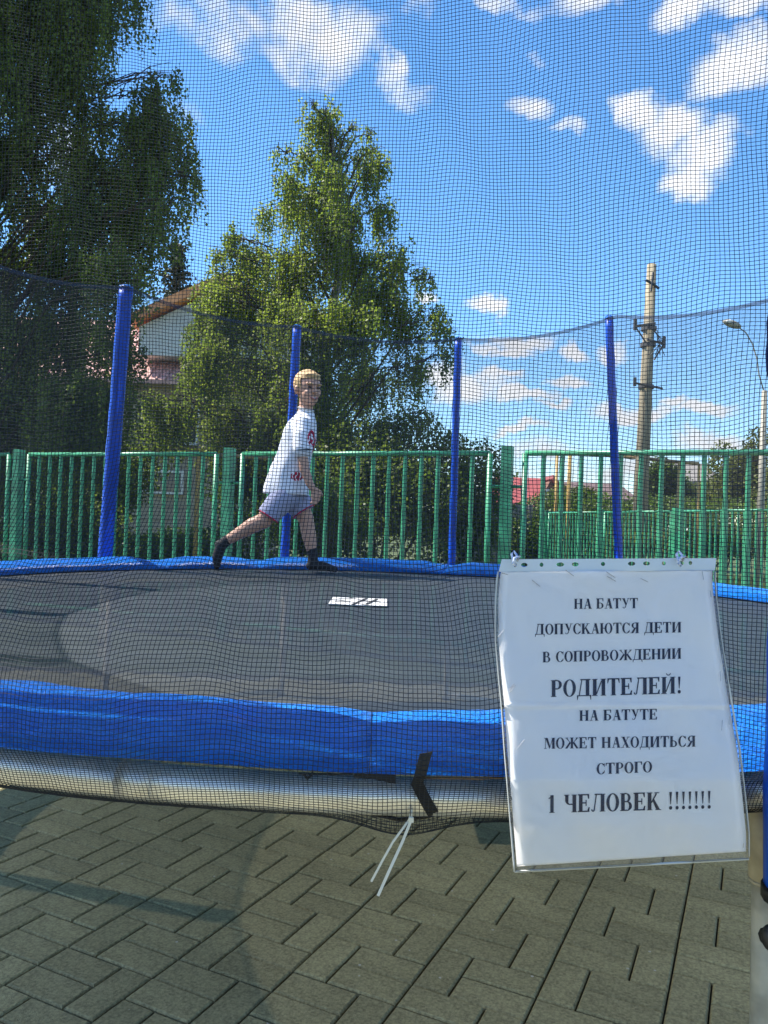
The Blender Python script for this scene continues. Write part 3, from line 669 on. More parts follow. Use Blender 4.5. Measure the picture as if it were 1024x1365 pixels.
def build_pads():
    cuts = [180.2, 226, 272, 318, 360-24, 12, 47, 92, 136]     # seam angles (deg)
    for a, b in zip(cuts, cuts[1:]+cuts[:1]):
        if b < a: b += 360
        b -= .02; n = int((b-a)*2.2); rows = []
        for i in range(n+1):
            t = i/n; deg = a+(b-a)*t; th = R(deg); far = max(0, math.cos(th)); near = max(0, -math.cos(th))
            e = min(t, 1-t)*(b-a)                       # degrees from the seam
            puff = min(1, e/5)**.6
            w1 = snoise(th, 17, 1.3); w2 = snoise(th, 29, 4.1); w3 = snoise(th, 11, 2.2)
            lift = .052*far**.5 + .010*near
            lift += far*(.012*snoise(th, 5, .4))
            lip = .006*w3 + (.012+.009*min(1, ((deg-180)/24)**2) if abs(deg-180) < 60 else .02); lowr = .012*near
            g = near
            prof = [(RM-.035, ZM+.004), (RM-.042+.004*w1, ZM+.008), (RM-.02+.006*w1, ZM+.020-.003*g+lift*.55*puff+.003*w2), (RM+.03, ZM+.028-.001*g+lift*.8*puff+.004*w1),
                    (RM+.08, ZM+.032-.008*g+lift*puff+.004*w2), (RM+.135, ZM+.028-.016*g+lift*puff+.006*w3), (RF+.03+.004*w2, ZM+.014-.020*g+lift*.8+.003*w1), (RF+.046+.003*w1, ZM-.002-.012*g+lift*.3+.003*w3),
                    (RF+.049, ZM-.018+.5*lip), (RF+.047+.003*w2, ZM-.024+lip), (RF+.043, ZM-.024+lip), (RF+.040, ZM-.01), (RF-.02, ZM-.002), (RM, ZM+.003)]
            rows.append([pol(th, r, z) for (r, z) in prof])
        mb = MB(); mb.loft(rows); o = mb.build('padding', M_vinyl, tramp, True)
build_pads()
def build_frame():
    for k in range(12):
        a = R(15+30*k+1.5-7.5); b = a+R(29.8); n = 24
        m = MB(); pts = [pol(a+(b-a)*i/n, RF, ZF) for i in range(n+1)]; m.tube(pts, .0262, 20); fs = m.build('frame_tube', M_steel, tramp, True)
        s = MB(); s.tube([pol(a-R(.7), RF, ZF), pol(a+R(.7), RF, ZF)], .0275, 20); s.build('sleeve_joint', M_steel, fs, True)
    sp = MB().tube([(0,0,0), (.02,0,0), (.125,0,-.03)], [.003,.008,.007], 6).mesh('spring'); sp.materials.append(M_steel)
    for k in range(84):
        th = 2*PI*k/84; o = bpy.data.objects.new('spring', sp); C.objects.link(o); o.parent = tramp
        p = pol(th, RM+.012, ZM); o.location = p-tramp.location; o.rotation_euler = (0, 0, PI/2-th)
build_frame()

# poles: (angle deg, foam radius, top pixel or None)
def far_angle(px, py, r, Y=4.8):
    for _ in range(30):
        u = P(px, py, 1.0).x; a = 1+u*u; b = -2*CY; c = CY*CY-r*r; Y = (-b+math.sqrt(b*b-4*a*c))/(2*a)
    return math.atan2(u*Y, Y-CY), Y
M_leg = mat('worn_steel', (.36,.31,.21), .6, metal=.1, col2=(.52,.46,.34), vscale=7, bump=.15, bscale=30, mottle=18)
M_foam = mat('blue_foam_sleeve', (.003,.085,.62), .38, spec=.35, bump=.35, bscale=14, stretch=(3,3,1), var=.15, vscale=6)
M_foamcap = mat('black_cap', (.01,.01,.012), .5)
POLES = []
for (bx, by, tx, ty, fr) in ((139,738,168,385,.043), (379,745,396,437,.030), (602,762,611,453,.026), (827,790,812,425,.026)):
    th, Y = far_angle(bx, by, 2.235); top = P(tx, ty, Y-.03); POLES.append([th, top, fr])
for deg in (74, 104, 135, 164.95, -150, -124, -101.5, -76):
    th = R(deg); POLES.append([th, pol(th, 2.225, 2.46), .040 if deg != 164.95 else .042])
POLES.sort(key=lambda t: t[0] % (2*PI))
for th, top, fr in POLES:
    base = pol(th, 2.235, .34); s = pol(th, 2.235, ZM+.03); neck = pol(th, 2.235, ZF)
    nearp = abs(math.degrees(th)-164.95) < .1
    foam0 = pol(th, 2.235, .72 if nearp else .80)
    po = MB().tube([base, foam0, top+(top-s)*.002], .0165, 10).build('pole', M_steel, tramp, True)
    m = MB(); n = 26; pts = []; rr = []
    for i in range(n+1):
        t = i/n; p = foam0.lerp(top, t); ax = .0012*math.sin(i*1.9+th*5); p = p+Vector((ax, 0, 0)); pts.append(p); rr.append(fr*(1+.02*math.sin(i*2.3+th)+.02*math.sin(i*.7)))
    m.tube(pts, rr, 14); m.build('foam_sleeve', M_foam, po, True)
    MB().tube([foam0+Vector((0,0,-.015)), foam0+Vector((0,0,.004))], fr*1.05, 14).build('end_cap', M_foamcap, po, True)
    MB().tube([top+Vector((0,0,-.004)), top+Vector((0,0,.012)), top+Vector((0,0,.02))], [fr*1.04, fr*1.0, fr*.6], 14).build('top_cap', M_vinyl, po, True)
    for zz in (.42, .585):
        if nearp: continue
        kn = MB(); q = pol(th, 2.235, zz); kn.box(q, (.03, .03, .03)); kn.tube([q, pol(th+ (.012 if nearp else 0), 2.19, zz)], .016, 10); None
        kn.build('clamp', M_foamcap, po, True)
# W legs: a straight leg under the frame next to each pole
for th, top, fr in POLES:
    nearp = abs(math.degrees(th)-164.95) < .1
    t2 = R(164.3) if nearp else th
    lg = MB().tube([pol(t2, RF+.01, ZF-.09), pol(t2, RF+.02, .05), pol(t2, RF+.02, .0)], .0185, 14).build('leg', M_leg, tramp, True)
    MB().tube([pol(t2, RF, ZF-.015), pol(t2, RF+.01, ZF-.13)], .0225, 14).tube([pol(t2, RF+.01, ZF-.128), pol(t2, RF+.01, ZF-.132)], .0232, 14).build('leg_socket', M_leg, lg, True)
    MB().tube([pol(t2, RF+.02, .0), pol(t2, RF+.02, .03)], .026, 12).build('rubber_foot', M_foamcap, lg, True)
ths = [p[0] % (2*PI) for p in POLES]
for i in range(0, 12, 2):   # floor rails joining pairs of legs
    a, b = ths[i], ths[(i+1) % 12]
    if b < a: b += 2*PI
    if not (R(140) < (a+b)/2 < R(222)):
        MB().tube([pol(a, RF+.02, .045), pol(b, RF+.02, .045)], .018, 10).build('floor_rail', M_steel, tramp, True)

# ------------------------------------------------------------------ safety net: real threads
NTH = np.array([p[0] % (2*PI) for p in POLES]); NX = np.array([p[1].x for p in POLES]); NY = np.array([p[1].y for p in POLES]); NZ = np.array([p[1].z for p in POLES])
def net_surf(th, s):
    """th, s arrays: s = 0 at the top hem, 1 at the hem under the frame -> xyz"""
    th = np.asarray(th) % (2*PI); s = np.asarray(s)
    i = np.searchsorted(NTH, th) - 1; i0 = i % len(NTH); i1 = (i+1) % len(NTH)
    a0 = NTH[i0]; span = (NTH[i1]-a0) % (2*PI); t = ((th-a0) % (2*PI))/span
    # top point between neighbouring pole tops (poles carry the net on their inner side)
    k = 2.19/2.235
    tx = (NX[i0]*(1-t)+NX[i1]*t)*k; ty = CY+((NY[i0]-CY)*(1-t)+(NY[i1]-CY)*t)*k
    bel = 4*t*(1-t); tz = NZ[i0]*(1-t)+NZ[i1]*t - .055*bel*(span/.52)
    sin, cos = np.sin(th), np.cos(th)
    # chord at rim height
    bx = 2.19*(np.sin(a0)*(1-t)+np.sin(NTH[i1])*t); by = CY+2.19*(np.cos(a0)*(1-t)+np.cos(NTH[i1])*t)
    # vertical position of s: straight part from tz to .93, then hugging pad and tube
    S1 = .86
    u = np.clip(s/S1, 0, 1); z = tz*(1-u)+.95*u
    x = tx*(1-u)+bx*u; y = ty*(1-u)+by*u
    sag = (.035*bel)*np.sin(u*PI)                      # belly inwards between the poles
    rr = np.hypot(x, y-CY); rr = rr-sag
    w = np.clip((1.30-z)/.36, 0, 1); w = w*w*(3-2*w); rr = rr*(1-w)+2.198*w
    x = rr*sin; y = CY+rr*cos
    # wrap
    v = np.clip((s-S1)/(1-S1), 0, 1)
    prof_v = np.array([0, .30, .45, .60, .72, .82, .90, 1.0]); pr = np.array([2.198, 2.200, 2.187, 2.178, 2.171, 2.158, 2.138, 2.10]); pz = np.array([.95, .870, .848, .828, .810, .799, .795, .800])
    rw = np.interp(v, prof_v, pr); zw = np.interp(v, prof_v, pz)
    zt = 3.123; dzt = np.exp(-((th-zt)/.032)**2)
    zw = zw - .022*dzt*np.clip((v-.55)/.3, 0, 1) - .0015*(1+np.sin(th*23))*np.clip((v-.6)/.3, 0, 1)
    low = s > S1
    x = np.where(low, rw*sin, x); y = np.where(low, CY+rw*cos, y); z = np.where(low, zw, z)
    return np.stack([x, y, z], -1)
def warp(th, s):
    """cloth-like drift of the threads inside the surface"""
    a = th*2.2; b = s*1.75
    f = lambda p, q, r: np.sin(a*p+b*q+r)
    dth = .0022*f(3.1,4.2,.3)+.0016*f(9,7,1.1)+.0009*f(23,15,2)+.0005*f(51,33,.5)
    ds = .0060*f(4.5,2.3,1.9)+.0042*f(11,5,.2)+.0022*f(24,12,3)+.0009*f(61,22,1.5)
    edge = np.clip(s/.05, 0, 1)*np.clip((1-s)/.04, 0, 1)
    ds = ds*edge + .012*np.exp(-((th-3.60)/.035)**2)*np.exp(-((s-.95)/.05)**2) - .008*np.exp(-((th-3.47)/.03)**2)*np.exp(-((s-.95)/.05)**2)
    dth = dth + .0008*np.exp(-((s-.93)/.05)**2)*np.sin(th*46)
    return th+dth, s+ds
def ripple(p, th, s):
    a = th*2.2; b = s*1.75
    d = .0045*np.sin(a*6.1+b*3.3)+.003*np.sin(a*14+b*9+1)+.0015*np.sin(a*33-b*12)
    d = d*np.clip((.80-s)/.25, 0, 1)*np.clip(s/.08, 0, 1)
    p[..., 0] -= d*np.sin(th); p[..., 1] -= d*np.cos(th); return p
def thread_tubes(Pt, rad):
    """Pt: (n_threads, n_pts, 3) -> 3-sided tubes"""
    n, m, _ = Pt.shape; T = np.gradient(Pt, axis=1); T /= np.linalg.norm(T, axis=2, keepdims=True)+1e-9
    ref = Pt.copy(); ref[..., 1] -= CY; ref[..., 2] = 0; ref /= np.linalg.norm(ref, axis=2, keepdims=True)
    A = ref-(ref*T).sum(2, keepdims=True)*T; A /= np.linalg.norm(A, axis=2, keepdims=True)+1e-9; B = np.cross(T, A)
    rings = [Pt+rad*(A*math.cos(w)+B*math.sin(w)) for w in (0, 2*PI/3, 4*PI/3)]
    V = np.stack(rings, 2).reshape(-1, 3)
    idx = np.arange(n*m*3).reshape(n, m, 3); q = []
    for j in range(3):
        k = (j+1) % 3; q.append(np.stack([idx[:, :-1, j], idx[:, :-1, k], idx[:, 1:, k], idx[:, 1:, j]], -1).reshape(-1, 4))
    return V, np.concatenate(q)
M_net = mat('net_thread', (.012,.017,.026), .6, spec=.35)
def build_net():
    pitch = .0064; nv = int(2*PI*2.17/pitch); nh = 292; Vs = []; Qs = []; off = 0
    def put(V, Q):
        nonlocal off
        Vs.append(V); Qs.append(Q+off); off += len(V)
    thv = np.arange(nv)/nv*2*PI
    near = (thv > R(138)) & (thv < R(222))
    for sel, m in ((near, 110), (~near, 26)):
        t = thv[sel]
        sN = np.unique(np.concatenate([np.linspace(0, .86, m), np.linspace(.86, 1, 26 if m > 50 else 9)]))
        TH, S_ = np.meshgrid(t, sN, indexing='ij'); a, b = warp(TH, S_); b = np.clip(b, 0, 1); put(*thread_tubes(ripple(net_surf(a, b), a, b), .00052))
    sh = np.linspace(0, 1, nh)
    for lo, hi, m in ((138, 222, 230), (222, 498, 280)):
        t = np.radians(np.linspace(lo, hi, m)); S_, TH = np.meshgrid(sh, t, indexing='ij'); a, b = warp(TH, S_); b = np.clip(b, 0, 1); put(*thread_tubes(ripple(net_surf(a, b), a, b), .00052))
    o = link('safety_net', npmesh('safety_net', np.concatenate(Vs), np.concatenate(Qs)), M_net, tramp); tagp(o, kind='stuff')
    # hems
    t = np.linspace(0, 2*PI, 361)[:-1]
    top = [net_surf(np.array([x]), np.array([0.0]))[0] for x in t]; bot = [net_surf(np.array([x]), np.array([1.0]))[0] for x in t]
    hm = MB(); rows = []
    for q in top:
        q = Vector(q); rd = Vector((q.x, q.y-CY, 0)).normalized(); rows.append([q+rd*.003+Vector((0,0,.006)), q+rd*.003-Vector((0,0,.016)), q-rd*.001-Vector((0,0,.016)), q-rd*.001+Vector((0,0,.006))])
    rows.append(rows[0]); hm.loft(rows); hm.build('net_hem', mat('net_hem_band', (.02,.035,.08), .7, transp=.6), tramp)
    MB().tube([Vector(q) for q in bot], .003, 5, closed=True).build('net_cord', MAT_black, tramp)
build_net()
# dark band of the net sleeve beside the near pole
def near_details():
    th = R(164.95)
    m = MB(); rows = []
    for i in range(46):
        z = 2.4-(2.4-1.08)*i/59; w = .004*math.sin(i*.8)+.002*math.sin(i*2.1)
        r = 2.195; t0 = th+.0150; t1 = th-.03
        rows.append([pol(t0+w/r, r, z), pol(t1, r+.004, z), pol(t1, r+.001, z), pol(t0+w/r, r-.003, z)])
    m.loft(rows); m.build('net_sleeve_band', mat('navy_webbing', (.008,.014,.07), .7, bump=.4, bscale=150), tramp)
    # velcro strap round pad and tube
    def strap(pxys, wid, name):
        m = MB(); rows = []
        for (px, py, r) in pxys:
            u = P(px, py, 1).x; a = 1+u*u; c = CY*CY-r*r; Y = (CY-math.sqrt(CY*CY-a*c))/a; p = P(px, py, Y)
            s = Vector((wid/2, .0, .10*wid)); n = Vector((0, -.0022, 0)); rows.append([p-s, p+s, p+s+n, p-s+n])
        m.loft(rows); return m.build(name, MAT_black, tramp)
    strap([(568,1003,2.1965), (564,1018,2.197), (560,1034,2.196), (556,1044,2.182), (562,1056,2.174), (568,1068,2.172), (575,1080,2.165), (579,1087,2.152)], .0165, 'strap')
    m = MB(); u = []
    for (px, py) in ((472,1028), (500,1032), (528,1038)):
        p = P(px, py, 1.062); u.append(p)
    m.loft([[p+Vector((0,0,.009-.003*i)), p+Vector((0,-.004,.006)), p+Vector((0,-.004,-.006)), p+Vector((0,0,-.009+.003*i))] for i, p in enumerate(u)]); m.build('strap_end', MAT_black, tramp)
    m = MB(); m.tube([P(398,1031,1.062), P(420,1032,1.062), P(470,1032,1.062)], .0015, 5); m.tube([P(404,1030,1.061), P(410,1038,1.060), P(418,1030,1.061)], .0022, 5); m.build('pad_hook', MAT_black, tramp)
    m = MB(); m.tube([P(560,1037,1.066), P(620,1038,1.062), P(672,1037,1.06)], .0018, 5); m.build('pad_elastic', M_beam, tramp)
    # knob on the near pole seen at the right edge
    q = P(1021, 1250, 1.03); MB().ell(q+Vector((.006,0,0)), (.011, .013, .017)).tube([q, q+Vector((.04, .02, 0))], .012, 8).build('knob', M_foamcap, tramp, True)
near_details()
M_tie = mat('white_nylon', (.62,.61,.52), .45, spec=.5, trans=.15)
def zip_tie():
    root = empty('cable_tie', P(546,1096,1.05), 'white cable tie with two loose tails hanging under the frame tube', 'cable tie')
    def flat(pts, w):
        m = MB(); rows = []
        for i, p in enumerate(pts):
            t = (pts[min(i+1, len(pts)-1)]-pts[max(i-1, 0)]).normalized(); s = t.cross(Vector((0,1,0))).normalized()*w/2; n = Vector((0,-.0009,0)); rows.append([p-s-n, p+s-n, p+s+n, p-s+n])
        m.loft(rows); return m
    flat([P(548,1078,1.052), P(546,1092,1.050), P(538,1103,1.046), P(524,1122,1.040), P(511,1145,1.036), P(502,1162,1.034), P(495,1175,1.033)], .0028).build('tail', M_tie, root)
    flat([P(549,1078,1.050), P(547,1096,1.046), P(537,1121,1.040), P(521,1156,1.030), P(504,1194,1.022)], .0036).build('tail', M_tie, root)
    MB().box(P(548,1092,1.048), (.007,.006,.007), 0, .001).build('tie_head', M_tie, root)
zip_tie()

# ------------------------------------------------------------------ the notice in its plastic sleeve
def sdepth(py):
    return float(np.interp(py, [735, 768, 860, 938, 941, 944, 1040, 1100, 1170], [1.066, 1.062, 1.043, 1.0245, 1.0222, 1.0235, .998, .990, .985]))
def sedge(py, m=0):
    l = np.interp(py, [744,760,770,800,850,900,940,1000,1060,1110,1158], [668,665,663,661,661,665,669,673,678,682,686])
    r = np.interp(py, [744,760,770,800,850,900,940,1000,1060,1110,1145], [955,953,953,955,961,969,976,986,993,998,998])
    return float(l), float(r)
M_paper = mat('white_paper', (.95,.93,.91), .7, spec=.2, trans=.38, bump=.15, bscale=9)
M_ink = mat('print_ink', (.006,.009,.035), .9, spec=.05)
def film():
    m = bpy.data.materials.new('clear_film'); m.use_nodes = True; nt = m.node_tree; N = nt.nodes; L = nt.links; N.clear()
    o = N.new('ShaderNodeOutputMaterial'); g = N.new('ShaderNodeBsdfGlossy'); g.inputs['Roughness'].default_value = .16; t = N.new('ShaderNodeBsdfTransparent'); t.inputs[0].default_value = (.985,.985,.99,1)
    d = N.new('ShaderNodeBsdfDiffuse'); d.inputs[0].default_value = (.7,.72,.74,1)
    tc = N.new('ShaderNodeTexCoord'); nz = N.new('ShaderNodeTexNoise'); nz.inputs['Scale'].default_value = 14; nz.inputs['Detail'].default_value = 4; nz.inputs['Distortion'].default_value = 2; L.new(tc.outputs['Object'], nz.inputs['Vector'])
    bp = N.new('ShaderNodeBump'); bp.inputs['Strength'].default_value = .5; bp.inputs['Distance'].default_value = .006; L.new(nz.outputs['Fac'], bp.inputs['Height']); L.new(bp.outputs[0], g.inputs['Normal'])
    fr = N.new('ShaderNodeFresnel'); fr.inputs[0].default_value = 1.22; L.new(bp.outputs[0], fr.inputs['Normal'])
    m1 = N.new('ShaderNodeMixShader'); m1.inputs[0].default_value = .02; L.new(t.outputs[0], m1.inputs[1]); L.new(d.outputs[0], m1.inputs[2])
    m2 = N.new('ShaderNodeMixShader'); L.new(fr.outputs[0], m2.inputs[0]); L.new(m1.outputs[0], m2.inputs[1]); L.new(g.outputs[0], m2.inputs[2]); L.new(m2.outputs[0], o.inputs[0]); return m
M_film = film()
notice = empty('notice', P(810, 950, 1.02), 'white paper notice in Russian hung on the net in a clear punched sleeve', 'notice')
def sheet(y0l, y0r, y1l, y1r, inset, off, m, name, parent, nx=24, ny=130, back=False, slack=0):
    V = []; I = []
    for j in range(ny+1):
        for i in range(nx+1):
            s = i/nx; t = j/ny; ya = y0l*(1-s)+y0r*s; yb = y1l*(1-s)+y1r*s; py = ya*(1-t)+yb*t
            l, r = sedge(py); px = (l+inset)*(1-s)+(r-inset)*s
            d = sdepth(py)+off+.0012*math.sin(px*.03+py*.017)+.0010*math.sin(px*.06-py*.04)-.004*((s-.5)**2)*4*0+slack*math.sin(px*.05)*math.sin(py*.045)
            V.append(P(px, py, d))
    w = nx+1; Q = [(j*w+i, (j+1)*w+i, (j+1)*w+i+1, j*w+i+1) for j in range(ny) for i in range(nx)]
    mb = MB(); mb.add(V, Q); o = mb.build(name, m, parent, True); md = o.modifiers.new('t', 'SOLIDIFY'); md.thickness = .0003; return o
paper = sheet(761.5, 760, 1155, 1135, 3.5, 0, M_paper, 'paper', notice)
sheet(762, 760, 1163, 1145, 0, -.0022, M_film, 'sleeve_front', notice, slack=.0004)
sheet(762, 760, 1163, 1145, 0, .0022, M_film, 'sleeve_back', notice)
def strip():
    bm = bmesh.new(); W = lambda px, py: P(px, py, sdepth(py)-.001)
    outer = [W(669+(955-669)*k/20, 745.5-1.5*k/20) for k in range(21)] + [W(953-(953-665)*k/20, 760.5+1.5*k/20) for k in range(21)]
    loops = [outer]
    for (x, w) in ((687,2.4),(699,4.4),(722,2.6),(747,5.2),(767,4.6),(804,2.8),(842,5),(862,4.6),(885,2.6),(908,4),(920.5,2.4)):
        yy = 753.2-(x-687)*.012; loops.append([W(x+w*math.cos(2*PI*k/14), yy+2.8*math.sin(2*PI*k/14)) for k in range(14)])
    es = []
    for lp in loops:
        vs = [bm.verts.new(p) for p in lp]; es += [bm.edges.new((vs[i], vs[(i+1)%len(vs)])) for i in range(len(vs))]
    bmesh.ops.triangle_fill(bm, edges=es, use_beauty=True, normal=(0,-1,0))
    me = bpy.data.meshes.new('punched_strip'); bm.to_mesh(me); bm.free(); o = link('punched_strip', me, mat('milky_plastic', (.62,.68,.72), .35, trans=.4), notice)
    md = o.modifiers.new('t', 'SOLIDIFY'); md.thickness = .0005
strip()
M_edge = mat('sleeve_edge', (.36,.38,.37), .4, spec=.6)
def edges():
    m = MB(); ys = list(range(762, 1163, 10))
    m.tube([P(sedge(y)[0]-.3, y, sdepth(y)) for y in ys], .0013, 6); m.tube([P(sedge(y)[1]+.3, y, sdepth(y)) for y in range(762, 1146, 10)], .0013, 6)
    m.tube([P(686+(998-686)*k/12, 1162-17*k/12, sdepth(1155)) for k in range(13)], .0016, 6)
    m.build('sleeve_rim', M_edge, notice, True)
edges()
M_staple = mat('staple_wire', (.35,.35,.36), .4, metal=.6)
for (x0, y0, x1, y1) in ((669,764,677,766),(709,773,720,782),(754,760,765,768),(808,762,820,770),(809,768,821,775),(854,771,864,776),(936,761,938,773),(947,787,948,796),
                         (664,849,672,839),(679,923,688,913),(678,920,686,911),(690,997,699,986),(960,895,961,908),(963,960,962,974),(991,1124,991,1130),(963,872,963,881),(972,955,973,966)):
    MB().tube([P(x0, y0, sdepth(y0)-.0040), P(x1, y1, sdepth(y1)-.0040)], .00045, 5).build('staple', M_staple, notice)
# --- lettering: a bold serif drawn stroke by stroke
class G:
    def __init__(s): s.p = []
    def quad(s, *q): s.p.append(list(q)); return s
    def v(s, x, w=.19, y0=0, y1=1): return s.quad((x-.015,y0),(x+w+.02,y0),(x+w+.02,y1),(x-.015,y1))
    def h(s, x0, x1, y, t=.07): return s.quad((x0,y),(x1,y),(x1,y+t),(x0,y+t))
    def stem(s, x, w=.19, top=True, bot=True, y0=0, y1=1):
        s.v(x, w, y0, y1)
        if bot: s.h(x-.08, x+w+.08, y0, .04)
        if top: s.h(x-.08, x+w+.08, y1-.04, .04)
        return s
    def dg(s, a, b, w): return s.quad((a[0]-w/2,a[1]),(a[0]+w/2,a[1]),(b[0]+w/2,b[1]),(b[0]-w/2,b[1]))
    def arc(s, cx, cy, rx, ry, a0, a1, tx, ty, n=14):
        for i in range(n):
            q = []
            for a, k in ((a0+(a1-a0)*i/n, 0), (a0+(a1-a0)*(i+1)/n, 0), (a0+(a1-a0)*(i+1)/n, 1), (a0+(a1-a0)*i/n, 1)):
                a = R(a); q.append((cx+(rx-k*tx)*math.cos(a), cy+(ry-k*ty)*math.sin(a)))
            s.p.append(q)
        return s
    def drop(s, x, y, dy, w=.05): return s.quad((x,y),(x+w,y),(x+w*.5,y+dy),(x+w*.2,y+dy))
def glyph(c):
    g = G(); adv = .95
    if c == 'Н': g.stem(.1).stem(.63).h(.29,.63,.48)
    elif c == 'П': g.stem(.1).stem(.63).h(.29,.63,.945)
    elif c == 'И' or c == 'Й':
        g.stem(.1).stem(.65).quad((.27,.1),(.34,.1),(.67,.9),(.60,.9)); adv = .97
        if c == 'Й': g.arc(.47,1.22,.15,.14,180,360,.05,.05,8)
    elif c == 'А': g.quad((.12,0),(.18,0),(.46,1.0),(.40,.95)).dg((.68,0),(.45,1),.22).h(.24,.62,.32).h(.02,.30,0,.04).h(.52,.86,0,.04); adv = .86
    elif c == 'Б': g.stem(.1,top=False).h(.02,.72,.945).quad((.66,.72),(.72,.72),(.72,.95),(.62,.95)).h(.29,.45,.53).h(.29,.45,0).arc(.42,.29,.32,.29,-90,90,.18,.05); adv = .82
    elif c == 'В': g.stem(.1).h(.29,.42,.945).h(.29,.45,.49).h(.29,.45,0).arc(.40,.745,.27,.255,-90,90,.16,.05).arc(.44,.27,.32,.275,-90,90,.18,.05); adv = .84
    elif c == 'Т': g.stem(.32,top=False).h(.03,.80,.945).quad((.03,.72),(.06,.72),(.14,.95),(.03,.95)).quad((.80,.72),(.77,.72),(.69,.95),(.80,.95)); adv = .85
    elif c == 'Г': g.stem(.1,top=False).h(.02,.70,.945).quad((.70,.70),(.66,.70),(.56,.95),(.70,.95)); adv = .75
    elif c == 'У': g.quad((.10,1),(.32,1),(.54,.36),(.43,.28)).quad((.72,1),(.66,1),(.36,.12),(.42,.08)).arc(.27,.14,.15,.14,180,380,.07,.05,10).h(.02,.40,.96,.04).h(.56,.84,.96,.04); adv = .84
    elif c == 'Д': g.v(.60,.19,.04,.98).quad((.14,.05),(.21,.05),(.36,.95),(.30,.95)).h(.24,.88,.945).h(.03,.93,.0,.06).quad((.03,-.22),(.07,-.22),(.13,.05),(.03,.05)).quad((.93,-.22),(.89,-.22),(.83,.05),(.93,.05)); adv = .96
    elif c == 'Л': g.stem(.64).quad((.18,.10),(.25,.08),(.38,.95),(.31,.95)).h(.24,.70,.945).arc(.14,.10,.11,.10,150,380,.08,.06,8); adv = .94
    elif c == 'О': g.arc(.43,.5,.40,.52,0,360,.20,.05,26); adv = .87
    elif c == 'С': g.arc(.43,.5,.40,.52,38,322,.20,.05,22).quad((.68,.68),(.74,.68),(.74,1.0),(.70,1.0)).quad((.68,.32),(.74,.32),(.72,.14),(.66,.14)); adv = .80
    elif c == 'К': g.stem(.1).quad((.27,.44),(.34,.40),(.66,.92),(.58,.95)).quad((.36,.56),(.46,.66),(.86,0),(.62,0)).h(.50,.80,.95,.05).h(.55,.92,0,.04); adv = .90
    elif c == 'Ю': g.stem(.1).h(.29,.55,.48).arc(.84,.5,.37,.52,0,360,.19,.05,26); adv = 1.27
    elif c == 'Я': g.stem(.56).h(.42,.60,.945).h(.42,.60,.46).arc(.42,.73,.30,.27,90,270,.17,.05).quad((.06,0),(.28,0),(.54,.48),(.36,.48)).h(.0,.26,0,.04); adv = .88
    elif c == 'Е': g.stem(.1,top=False,bot=False).h(.02,.72,.945).h(.29,.55,.48).h(.02,.74,0).quad((.66,.74),(.72,.74),(.72,.95),(.60,.95)).quad((.68,.26),(.76,.26),(.72,.05),(.60,.05)).quad((.50,.34),(.56,.34),(.56,.68),(.50,.68)); adv = .82
    elif c == 'Р': g.stem(.1).h(.29,.42,.945).h(.29,.42,.44).arc(.40,.72,.32,.28,-90,90,.18,.05); adv = .78
    elif c == 'Ж': g.stem(.56,.17).quad((.50,.52),(.58,.46),(.20,.95),(.12,.90)).quad((.78,.52),(.70,.46),(1.08,.95),(1.16,.90)).quad((.44,.62),(.56,.52),(.22,0),(.02,0)).quad((.84,.62),(.72,.52),(1.06,0),(1.27,0)).h(.05,.28,.93,.06).h(1.0,1.24,.93,.06); adv = 1.29
    elif c == 'М': g.h(.02,.30,.96,.04).quad((.12,0),(.17,0),(.19,1),(.14,1)).quad((.14,1),(.36,1),(.62,.16),(.52,.0)).quad((.86,1),(.80,1),(.52,.0),(.58,.10)).stem(.80,.19).h(.02,.28,0,.04); adv = 1.10
    elif c == 'Х': g.dg((.22,1),(.66,0),.23).quad((.14,0),(.20,0),(.74,1),(.68,1)).h(.03,.40,.96,.04).h(.56,.86,.96,.04).h(.02,.32,0,.04).h(.48,.86,0,.04); adv = .88
    elif c == 'Ь': g.stem(.1).h(.29,.42,.53).h(.29,.42,0).arc(.40,.29,.32,.29,-90,90,.18,.05); adv = .80
    elif c == 'Ч': g.stem(.58).v(.12,.17,.62,1).h(.04,.36,.96,.04).arc(.40,.66,.28,.24,180,290,.17,.06,8).h(.42,.62,.42); adv = .88
    elif c == '1': g.stem(.24,.17,top=False).quad((.10,.78),(.12,.84),(.41,1.0),(.41,.90)); adv = .62
    elif c == '!': g.quad((.17,.30),(.21,.30),(.27,1.0),(.11,1.0)).arc(.19,.10,.10,.11,0,360,.0999,.1099,10); adv = .40
    else: adv = .42
    return g.p, adv
def lettering(txt, x0, x1, yl, yr, hgt):
    """x0..x1 pixel run, yl/yr pixel of cap centre at the ends, hgt cap height px"""
    tot = 0; items = []
    for ch in txt:
        p, a = glyph(ch); items.append((p, a, tot)); tot += a
    k = (x1-x0)/tot; word = []; mb = MB(); n = 0
    for p, a, o in items:
        for q in p:
            pts = []
            n += 1
            for (gx, gy) in q:
                px = x0+(o+gx)*k; yc = yl+(yr-yl)*(px-x0)/(x1-x0); py = yc-(gy-.5)*hgt*1.12
                d = sdepth(py)+.0012*math.sin(px*.03+py*.017)+.0010*math.sin(px*.06-py*.04)-.0007-.00004*(n%9)
                pts.append(P(px, py, d))
            mb.add(pts, [tuple(range(len(pts)))])
    mb.build('printed_line', M_ink, paper)
